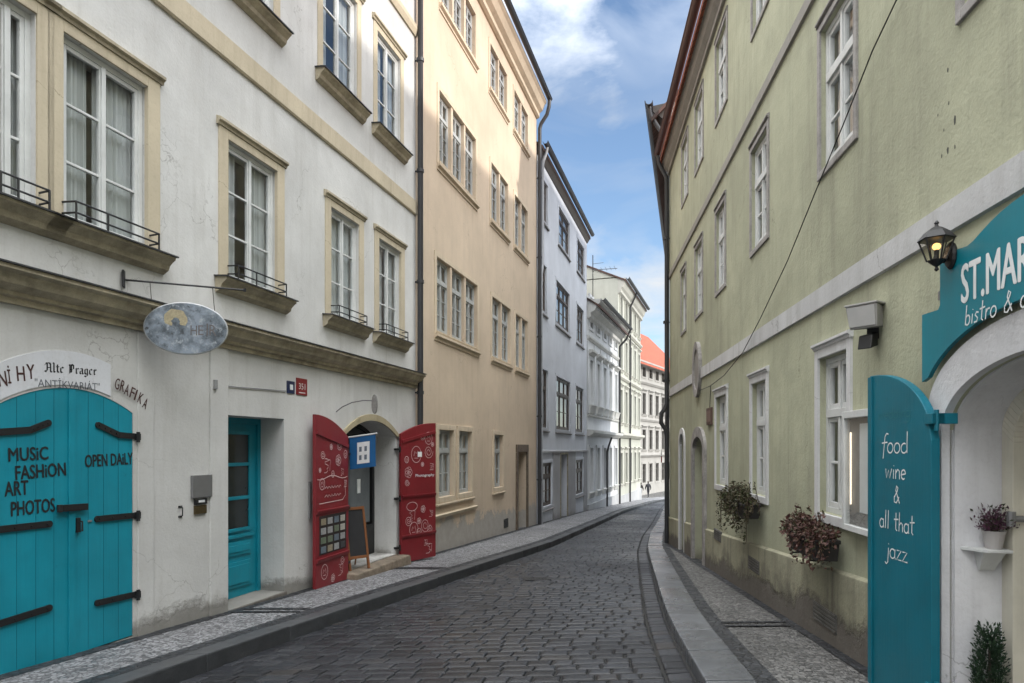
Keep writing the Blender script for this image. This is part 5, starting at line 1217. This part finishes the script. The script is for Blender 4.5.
# floodlight
P=RF.px(876,320); x_,z_=P
t=thing('floodlight','square grey floodlight with motion sensor on the green wall','floodlight',RF,(x_,0,z_)); t.rotation_euler[2]+=R(38)
m=MB(); m.hexa([(x_-.10,-.16,z_-.075),(x_+.10,-.16,z_-.075),(x_+.085,-.03,z_-.06),(x_-.085,-.03,z_-.06),(x_-.115,-.19,z_+.085),(x_+.115,-.19,z_+.085),(x_+.085,-.03,z_+.075),(x_-.085,-.03,z_+.075)]); m.box(x_-.12,x_+.12,-.2,-.03,z_+.0855,z_+.1); m.build('housing',plain('pale_grey_casing',(.34,.33,.32),.5,var=.2),t,bevel=.008)
m=MB(); m.hexa([(x_-.095,-.172,z_-.06),(x_+.095,-.172,z_-.06),(x_+.095,-.1625,z_-.06),(x_-.095,-.1625,z_-.06),(x_-.1,-.197,z_+.075),(x_+.1,-.197,z_+.075),(x_+.1,-.187,z_+.075),(x_-.1,-.187,z_+.075)]); m.build('lens',plain('frosted_glass',(.45,.44,.43),.2,var=.1),t)
m=MB(); m.tube([(x_+.0,-.0,z_-.1),(x_+.0,-.07,z_-.12)],.022,8); m.hexa([(x_-.05,-.15,z_-.22),(x_+.05,-.15,z_-.22),(x_+.045,-.05,z_-.19),(x_-.045,-.05,z_-.19),(x_-.05,-.13,z_-.12),(x_+.05,-.13,z_-.12),(x_+.045,-.05,z_-.1),(x_-.045,-.05,z_-.1)]); m.lathe([(.03,0),(.028,-.03),(.015,-.045)],n=10) if False else None
m.build('motion_sensor',M['iron'],t,bevel=.008)
m=MB(); m.box(x_-.05,x_+.05,-.03,0,z_-.14,z_+.04); m.build('bracket',M['iron'],t)
# fascia sign over the bistro arch
def rp(px_,py): return RF.px(px_,py,-.075)
left=rp(922,315)[0]; x2=rp(940,280)[0]
xr=RF.atY(1.55)
top0=rp(940,262)[1]; pk=H(1.36)
ol=[(left,rp(922,382)[1]),(left,rp(922,315)[1]),(x2-.02,rp(940,309)[1]),(x2,rp(940,305)[1]),(x2,top0)]
crv=[(948,254),(958,249),(967,246),(973,241),(980,233),(990,222),(1000,212.5),(1012,202.5),(1024,194)]
ol+=[rp(*q) for q in crv]
xc_=(ao[0]+ao[1])/2; e0=ol[-1]
zend=e0[1]
ol+=[(lerp(e0[0],xc_,k/4),zend+(.13)*(1-(1-k/4)**2)) for k in range(1,5)]
half=ol[:]; ol=half+[(2*xc_-x,z) for x,z in half[::-1][1:]]
lower=[(x,z) for x,z in arc(ao[0]-.03,ao[1]+.03,H(.24),.45,'ell',40) if z>rp(922,382)[1]+.0]
ol=ol+[(x,z) for x,z in lower[::-1]]
t=thing('shop_sign','large teal bistro fascia sign with white lettering curving over the arched doorway','sign',RF,(xc_,-.03,H(.7)))
m=MB(); m.prism(ol,-.075,-.05); bd=m.build('board',M['sign_teal'],t)
m=MB(); A_=RF.px(961.5,304,-.077); B_=RF.px(1031,277,-.077); put_text(m,'ST.MAR',A_[0],A_[1],B_[0]-A_[0],.205,-.0775,.0,.022); m.build('lettering',M['white_paint'],bd)
m=MB(); A_=RF.px(964.5,325,-.077); B_=RF.px(1028,302,-.077); txt='bistro & c'; size=.105; tot=sum(ST[ch][0]+.03 for ch in txt)*size; hand(m,txt,A_[0],A_[1]-.005,size,-.0775,.0085,(B_[0]-A_[0])/tot,.12); m.build('lettering',M['white_paint'],bd)
m=MB()
for x in (left+.15,xr): m.box(x-.02,x+.02,-.0495,.0,H(.85),H(.9))
m.build('fixing',M['grey_metal'],t)
# lantern
x_,z_=RF.px(951,250,-.08); y_=-.155
t=thing('wall_lantern','black lit wall lantern mounted beside the teal bistro sign','lantern',RF,(x_,-.075,z_))
m=MB(); k0=0; m.lathe([(.012,-.02),(.05,-.012),(.055,0),(.045,.012),(.02,.016)],n=14); m.xform(lambda v: Vector((x_+v.x,-.083-v.z,z_-.03+v.y*1.4)))
m.tube([(x_,-.09,z_-.03),(x_,-.12,z_-.06),(x_,-.17,z_-.055),(x_,y_,z_-.03)],.013,8); m.build('arm',M['iron'],t)
m=MB(); zc=z_; 
m.lathe([(.004,-.115),(.012,-.105),(.006,-.09),(.02,-.08),(.04,-.062),(.045,-.055)],x_,y_,12)
m.lathe([(.088,.055),(.094,.06),(.082,.075),(.062,.10),(.03,.123),(.012,.128),(.008,.142),(.013,.15),(.004,.163)],x_,y_,6)
for k in range(6):
    an=2*math.pi*k/6; m.tube([(x_+.045*math.cos(an),y_+.045*math.sin(an),-.057),(x_+.084*math.cos(an),y_+.084*math.sin(an),+.057)],.005,5)
m.xform(lambda v:v+Vector((0,0,zc))); m.build('lantern_body',M['iron'],t)
m=MB(); n=len(m.v); m.lathe([(.042,-.056),(.081,.054)],x_,y_,6); m.f=m.f[:6]; m.m=m.m[:6]; m.xform(lambda v:v+Vector((0,0,zc))); m.build('lantern_glass',glass('lantern_glass',.05,(.97,.95,.9)),t,fix=False)
m=MB(); m.lathe([(.008,-.055),(.012,-.05),(.012,.0),(.008,.004)],x_,y_,10); m.xform(lambda v:v+Vector((0,0,zc))); m.build('lamp_holder',M['iron'],t)
m=MB(); m.lathe([(.006,.0),(.018,.01),(.022,.022),(.016,.035),(.004,.04)],x_,y_,12); m.xform(lambda v:v+Vector((0,0,zc))); m.build('bulb',emit('warm_bulb',(1,.55,.18),1.3),t,smooth=True)
# shelf, heather and shrub in the recess
zs_=H(-.56); xj=ar_in[0]+.014
t=thing('wall_shelf','small white quarter round shelf inside the arched bistro recess','shelf',RF,(xj,.15,zs_-.14))
m=MB(); m.hexa([(xj,.05,zs_-.018),(xj+.13,.13,zs_-.018),(xj+.13,.255,zs_-.018),(xj,.26,zs_-.018),(xj,.05,zs_),(xj+.13,.13,zs_),(xj+.13,.255,zs_),(xj,.26,zs_)]); m.build('board',M['white_wood'],t,bevel=.004)
m=MB(); m.hexa([(xj,.14,zs_-.13),(xj+.02,.14,zs_-.13),(xj+.02,.22,zs_-.13),(xj,.22,zs_-.13),(xj,.12,zs_-.0185),(xj+.1,.12,zs_-.0185),(xj+.1,.24,zs_-.0185),(xj,.24,zs_-.0185)]); m.build('bracket',M['white_wood'],t,bevel=.004)
px_,py_=xj+.066,.19
t=thing('potted_heather','purple heather in a small pale pot on the white shelf','potted plant',RF,(px_,py_,zs_))
m=MB(); m.lathe([(.04,.001),(.055,.085),(.06,.1),(.054,.1),(.05,.09)],px_,py_,16); m.xform(lambda v: v+Vector((0,0,zs_))); m.build('pot',plain('pale_pot',(.40,.38,.37),.6),t,smooth=False)
rnd=random.Random(5); L=[]
for k in range(170):
    an=rnd.uniform(0,6.28); e=rnd.uniform(.2,1.4); ln=rnd.uniform(.09,.17)
    for i in range(7): 
        q=i/6; L.append((Vector((px_+math.cos(an)*math.cos(e)*ln*q*.75,py_+math.sin(an)*math.cos(e)*ln*q*.75,zs_+.09+math.sin(e)*ln*q)),(math.cos(an)*.5,math.sin(an)*.5,.8)))
L=[q for q in L if q[0].x>xj+.006]
m=MB(); leafclump(m,L,rnd,.011,1.6,0); m.build('flowers',leafmat('heather_bloom',[(.07,.025,.05),(.11,.045,.075),(.045,.02,.035),(.15,.08,.11),(.03,.035,.015)]),t,fix=False)
px_,py_=xj+.10,.15; zf=H(-1.515)
t=thing('potted_shrub','small dark green conifer in a pot at the foot of the arched bistro recess','potted plant',RF,(px_,py_,zf))
m=MB(); m.lathe([(.06,.001),(.085,.11),(.092,.13),(.08,.13),(.075,.12)],px_,py_,16); m.xform(lambda v: v+Vector((0,0,zf))); m.build('pot',plain('clay_pot',(.16,.07,.045),.8),t)
L=[]
for k in range(330):
    h=rnd.random()**1.1; an=rnd.uniform(0,6.28); r_=.10*(1-h)**.6*rnd.uniform(.3,1)+.005; base=Vector((px_+math.cos(an)*r_*.6,py_+math.sin(an)*r_*.6,zf+.13+h*.33))
    for i in range(8): L.append((base+Vector((math.cos(an)*.006*i,math.sin(an)*.006*i,.012*i)),(math.cos(an)*.7,math.sin(an)*.7,.8)))
L=[q for q in L if q[0].x>xj+.006]
m=MB(); leafclump(m,L,rnd,.009,2.2,-.2); m.build('foliage',leafmat('conifer_needles',[(.012,.03,.014),(.02,.045,.02),(.03,.06,.028),(.015,.035,.02)]),t,fix=False)
m=MB(); m.tube([(px_,py_,zf+.12),(px_,py_,zf+.4)],.008,6); m.build('stem',M['dark_wood'],t)
# wall cable
pts=[(903,-4),(880,50),(850,124),(822,190),(793,260),(780,287),(765,318),(747,352),(728,375),(712,386),(700,391)]
P0=RF.px(*pts[5]); t=thing('wall_cable','thin black cable running diagonally down the green wall','cable',RF,(P0[0],-.03,P0[1]))
m=MB(); m.tube([(RF.px(*q)[0],-.05 if 0<i<9 else -.03,RF.px(*q)[1]) for i,q in enumerate(pts)],.0055,6); o=m.build('cable_run',M['iron'],t)
m=MB(); m.tube([(RF.px(712,386)[0],-.02,RF.px(712,386)[1]),(RF.px(711,405)[0],-.02,RF.px(711,408)[1])],.006,5); m.build('cable_end',M['iron'],t)
X,Y=.38,10.6; z=zroad(X,Y)
t=thing('drain_cover','small dark iron drain cover set among the road setts','drain cover',loc=(X,Y,z),rotz=R(8))
m=MB(); m.box(-.2,.2,-.14,-.115,-.02,.008); m.box(-.2,.2,.115,.14,-.02,.008); m.box(-.2,-.175,-.115,.115,-.02,.008); m.box(.175,.2,-.115,.115,-.02,.008); m.build('frame',M['iron'],t)
m=MB(); m.box(-.175,.175,-.115,.115,-.02,.0035)
for k in range(7): m.box(-.155+k*.046,-.13+k*.046,-.1,.1,.0036,.007)
m.build('grate',M['iron'],t); t.rotation_euler[0]=-.05
# ------------------------------------------------------------------ two people far down the street
def person(label,X,Y,ht,stride,rz,coat,legs,group):
    t=thing('person',label,'person',loc=(X,Y,zroad(X,Y)+.0),rotz=rz,group=group); k=ht/1.75
    J={'pel':(0,0,.95,.13),'bel':(0,.0,1.1,.125),'che':(0,.01,1.32,.145),'nek':(0,.0,1.5,.06),'hd0':(0,.01,1.58,.075),'hd1':(0,.015,1.68,.095),'hd2':(0,.0,1.75,.05)}
    E=[('pel','bel'),('bel','che'),('che','nek'),('nek','hd0'),('hd0','hd1'),('hd1','hd2')]
    for s,n in ((1,'r'),(-1,'l')):
        st=stride*s
        J.update({'hp'+n:(.09*s,0,.9,.1),'kn'+n:(.1*s,st*.5,.5,.062),'an'+n:(.1*s,st*.9-(.05 if st<0 else 0),.09 if st>=0 else .13,.045),'to'+n:(.11*s,st*.9+.16,.03,.035),
          'sh'+n:(.19*s,0,1.4,.07),'el'+n:(.225*s,-st*.3,1.13,.05),'wr'+n:(.25*s,-st*.5+.08,.9,.035),'ha'+n:(.25*s,-st*.55+.12,.8,.03)})
        E += [('pel','hp'+n),('hp'+n,'kn'+n),('kn'+n,'an'+n),('an'+n,'to'+n),('che','sh'+n),('sh'+n,'el'+n),('el'+n,'wr'+n),('wr'+n,'ha'+n)]
    def skin(nm,J,E,mat,sub=1):
        names=list(J); me=bpy.data.meshes.new(nm); me.from_pydata([tuple(c*k for c in J[n][:3]) for n in names],[(names.index(a),names.index(c)) for a,c in E],[])
        o=bpy.data.objects.new(nm,me); C.objects.link(o); md=o.modifiers.new('Skin','SKIN'); md.use_smooth_shade=True
        for i,n in enumerate(names): me.skin_vertices[0].data[i].radius=(J[n][3]*k,)*2; me.skin_vertices[0].data[i].use_root=(i==0)
        o.modifiers.new('Subdivision','SUBSURF').levels=sub; o.modifiers['Subdivision'].render_levels=sub
        dg=bpy.context.evaluated_depsgraph_get(); dg.update(); me2=bpy.data.meshes.new_from_object(o.evaluated_get(dg)); bpy.data.objects.remove(o)
        me2.materials.clear(); me2.materials.append(mat); return link(nm,me2,t)
    skin('body',J,E,legs)
    cj={'a':(0,0,.72,.19),'b':(0,0,.95,.175),'c':(0,0,1.15,.165),'d':(0,.01,1.36,.18),'e':(0,0,1.49,.08),'sr':(.2,0,1.4,.085),'er':(.26,-stride*.3,1.13,.068),'wr':(.26,-stride*.5+.08,.93,.052),'sl':(-.2,0,1.4,.085),'el':(-.26,stride*.3,1.13,.068),'wl':(-.26,stride*.5+.08,.93,.052)}
    skin('coat',cj,[('b','a'),('b','c'),('c','d'),('d','e'),('d','sr'),('sr','er'),('er','wr'),('d','sl'),('sl','el'),('el','wl')],coat)
    m=MB(); m.lathe([(.07,1.62),(.103,1.66),(.11,1.71),(.085,1.775),(.02,1.80)],0,-.012,12); m.xform(lambda v:v*k); m.build('hair',M['dark_wood'],t,smooth=True)
    return t
DK=plain('dark_coat',(.02,.021,.026),.85); DK2=plain('charcoal_coat',(.035,.03,.032),.85); LG=plain('dark_trousers',(.02,.02,.025),.85)
def atpx(px_,Y): return (px_-HX)*Y/F
person('person in a long black coat walking away at the end of the street',atpx(648.2,76),76,1.78,.28,R(10),DK,LG,'people at the end of the street')
person('person in a charcoal jacket close to the left pavement far away',atpx(640.8,79),79,1.66,-.18,R(-30),DK2,LG,'people at the end of the street')

# ------------------------------------------------------------------ sky, sun, camera
SUN_EL,SUN_AZ=R(SE),R(SA)          # azimuth measured clockwise from +Y
w=bpy.data.worlds.new('World'); bpy.context.scene.world=w; w.use_nodes=True; nt=w.node_tree; N=nt.nodes; bg_=N['Background']
sky=N.new('ShaderNodeTexSky'); sky.sky_type='NISHITA'; sky.sun_disc=False; sky.sun_elevation=SUN_EL; sky.sun_rotation=SUN_AZ; sky.air_density=1.0; sky.dust_density=.6; sky.ozone_density=2.0; sky.altitude=200
def wn(ty,**k):
    n=N.new(ty)
    for a,c in k.items(): setattr(n,a,c)
    return n
def wm(op,a,b=None,clamp=False):
    m=wn('ShaderNodeMath',operation=op,use_clamp=clamp)
    for i,q in enumerate((a,b)):
        if q is None: continue
        if isinstance(q,(int,float)): m.inputs[i].default_value=q
        else: nt.links.new(q,m.inputs[i])
    return m.outputs[0]
tc=wn('ShaderNodeTexCoord'); sp=wn('ShaderNodeSeparateXYZ'); nt.links.new(tc.outputs['Generated'],sp.inputs[0])
zz=wm('MAXIMUM',sp.outputs[2],.0)
den=wm('ADD',zz,.22); cb=wn('ShaderNodeCombineXYZ'); nt.links.new(wm('DIVIDE',sp.outputs[0],den),cb.inputs[0]); nt.links.new(wm('DIVIDE',sp.outputs[1],den),cb.inputs[1])
n1=wn('ShaderNodeTexNoise'); n1.inputs['Scale'].default_value=2.3; n1.inputs['Detail'].default_value=9; n1.inputs['Roughness'].default_value=.58; n1.inputs['Distortion'].default_value=.25
mp=wn('ShaderNodeMapping'); mp.inputs['Location'].default_value=CLOUD_OFF; nt.links.new(cb.outputs[0],mp.inputs[0]); nt.links.new(mp.outputs[0],n1.inputs['Vector'])
def ramp(fac,st):
    r=wn('ShaderNodeValToRGB'); e=r.color_ramp.elements
    while len(e)<len(st): e.new(.5)
    for i,(p,c) in enumerate(st): e[i].position=p; e[i].color=(c,c,c,1) if not isinstance(c,tuple) else (*c,1)
    nt.links.new(fac,r.inputs[0]); return r.outputs[0]
# broken cloud: a bank low over the roofs, a clear blue gap, unseen bright cloud added overhead and behind to light the street
bias=ramp(zz,[(.0,.62),(.20,.60),(.27,.47),(.33,.30),(.40,.30),(.46,.40),(.54,.50),(.68,.80)])
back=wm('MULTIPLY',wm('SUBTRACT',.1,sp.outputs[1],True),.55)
dd=wn('ShaderNodeVectorMath',operation='DOT_PRODUCT'); nt.links.new(tc.outputs['Generated'],dd.inputs[0]); dd.inputs[1].default_value=(.60,.64,.48)
hole_=wm('MULTIPLY',wm('SUBTRACT',dd.outputs['Value'],.86,True),-5.5)
f=wm('ADD',wm('ADD',wm('ADD',wm('MULTIPLY',wm('SUBTRACT',n1.outputs['Fac'],.5),1.5),bias),back),hole_)
mask=wm('MULTIPLY',wm('SUBTRACT',f,.36),2.2,True)
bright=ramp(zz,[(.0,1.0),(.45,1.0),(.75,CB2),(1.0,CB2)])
n2=wn('ShaderNodeTexNoise'); n2.inputs['Scale'].default_value=3.1; n2.inputs['Detail'].default_value=8; n2.inputs['Distortion'].default_value=.8; nt.links.new(mp.outputs[0],n2.inputs['Vector'])
mask=wm('MAXIMUM',mask,ramp(n2.outputs['Fac'],[(.45,.0),(.78,.30)]))
mix=wn('ShaderNodeMix',data_type='RGBA'); nt.links.new(mask,mix.inputs[0]); nt.links.new(sky.outputs[0],mix.inputs[6])
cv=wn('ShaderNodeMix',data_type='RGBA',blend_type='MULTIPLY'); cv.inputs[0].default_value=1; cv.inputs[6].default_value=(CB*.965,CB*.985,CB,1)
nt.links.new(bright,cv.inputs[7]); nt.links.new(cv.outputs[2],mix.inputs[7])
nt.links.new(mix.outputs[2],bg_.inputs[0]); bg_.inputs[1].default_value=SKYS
l=bpy.data.lights.new('sun','SUN'); l.energy=SUNS; l.angle=R(1.5); l.color=(1,.95,.88); so=bpy.data.objects.new('sun',l); C.objects.link(so)
sd_=Vector((math.sin(SUN_AZ)*math.cos(SUN_EL),math.cos(SUN_AZ)*math.cos(SUN_EL),math.sin(SUN_EL))); so.rotation_euler=sd_.to_track_quat('Z','Y').to_euler(); so.location=(0,0,40)
cam=bpy.data.cameras.new('camera'); cam.sensor_width=36; cam.lens=F/1024*36; cam.shift_y=(HY-341.5)/1024; cam.clip_end=2000; cam.clip_start=.05
co=bpy.data.objects.new('camera',cam); C.objects.link(co); co.location=(0,0,ZC); co.rotation_euler=(R(90),0,0)
S=bpy.context.scene; S.camera=co; S.view_settings.view_transform='Standard'; S.view_settings.look='None'; S.view_settings.exposure=EXPO; S.view_settings.gamma=1
S.cycles.max_bounces=6; S.cycles.diffuse_bounces=4; S.cycles.transparent_max_bounces=12; S.cycles.glossy_bounces=3
S.cycles.sample_clamp_indirect=6
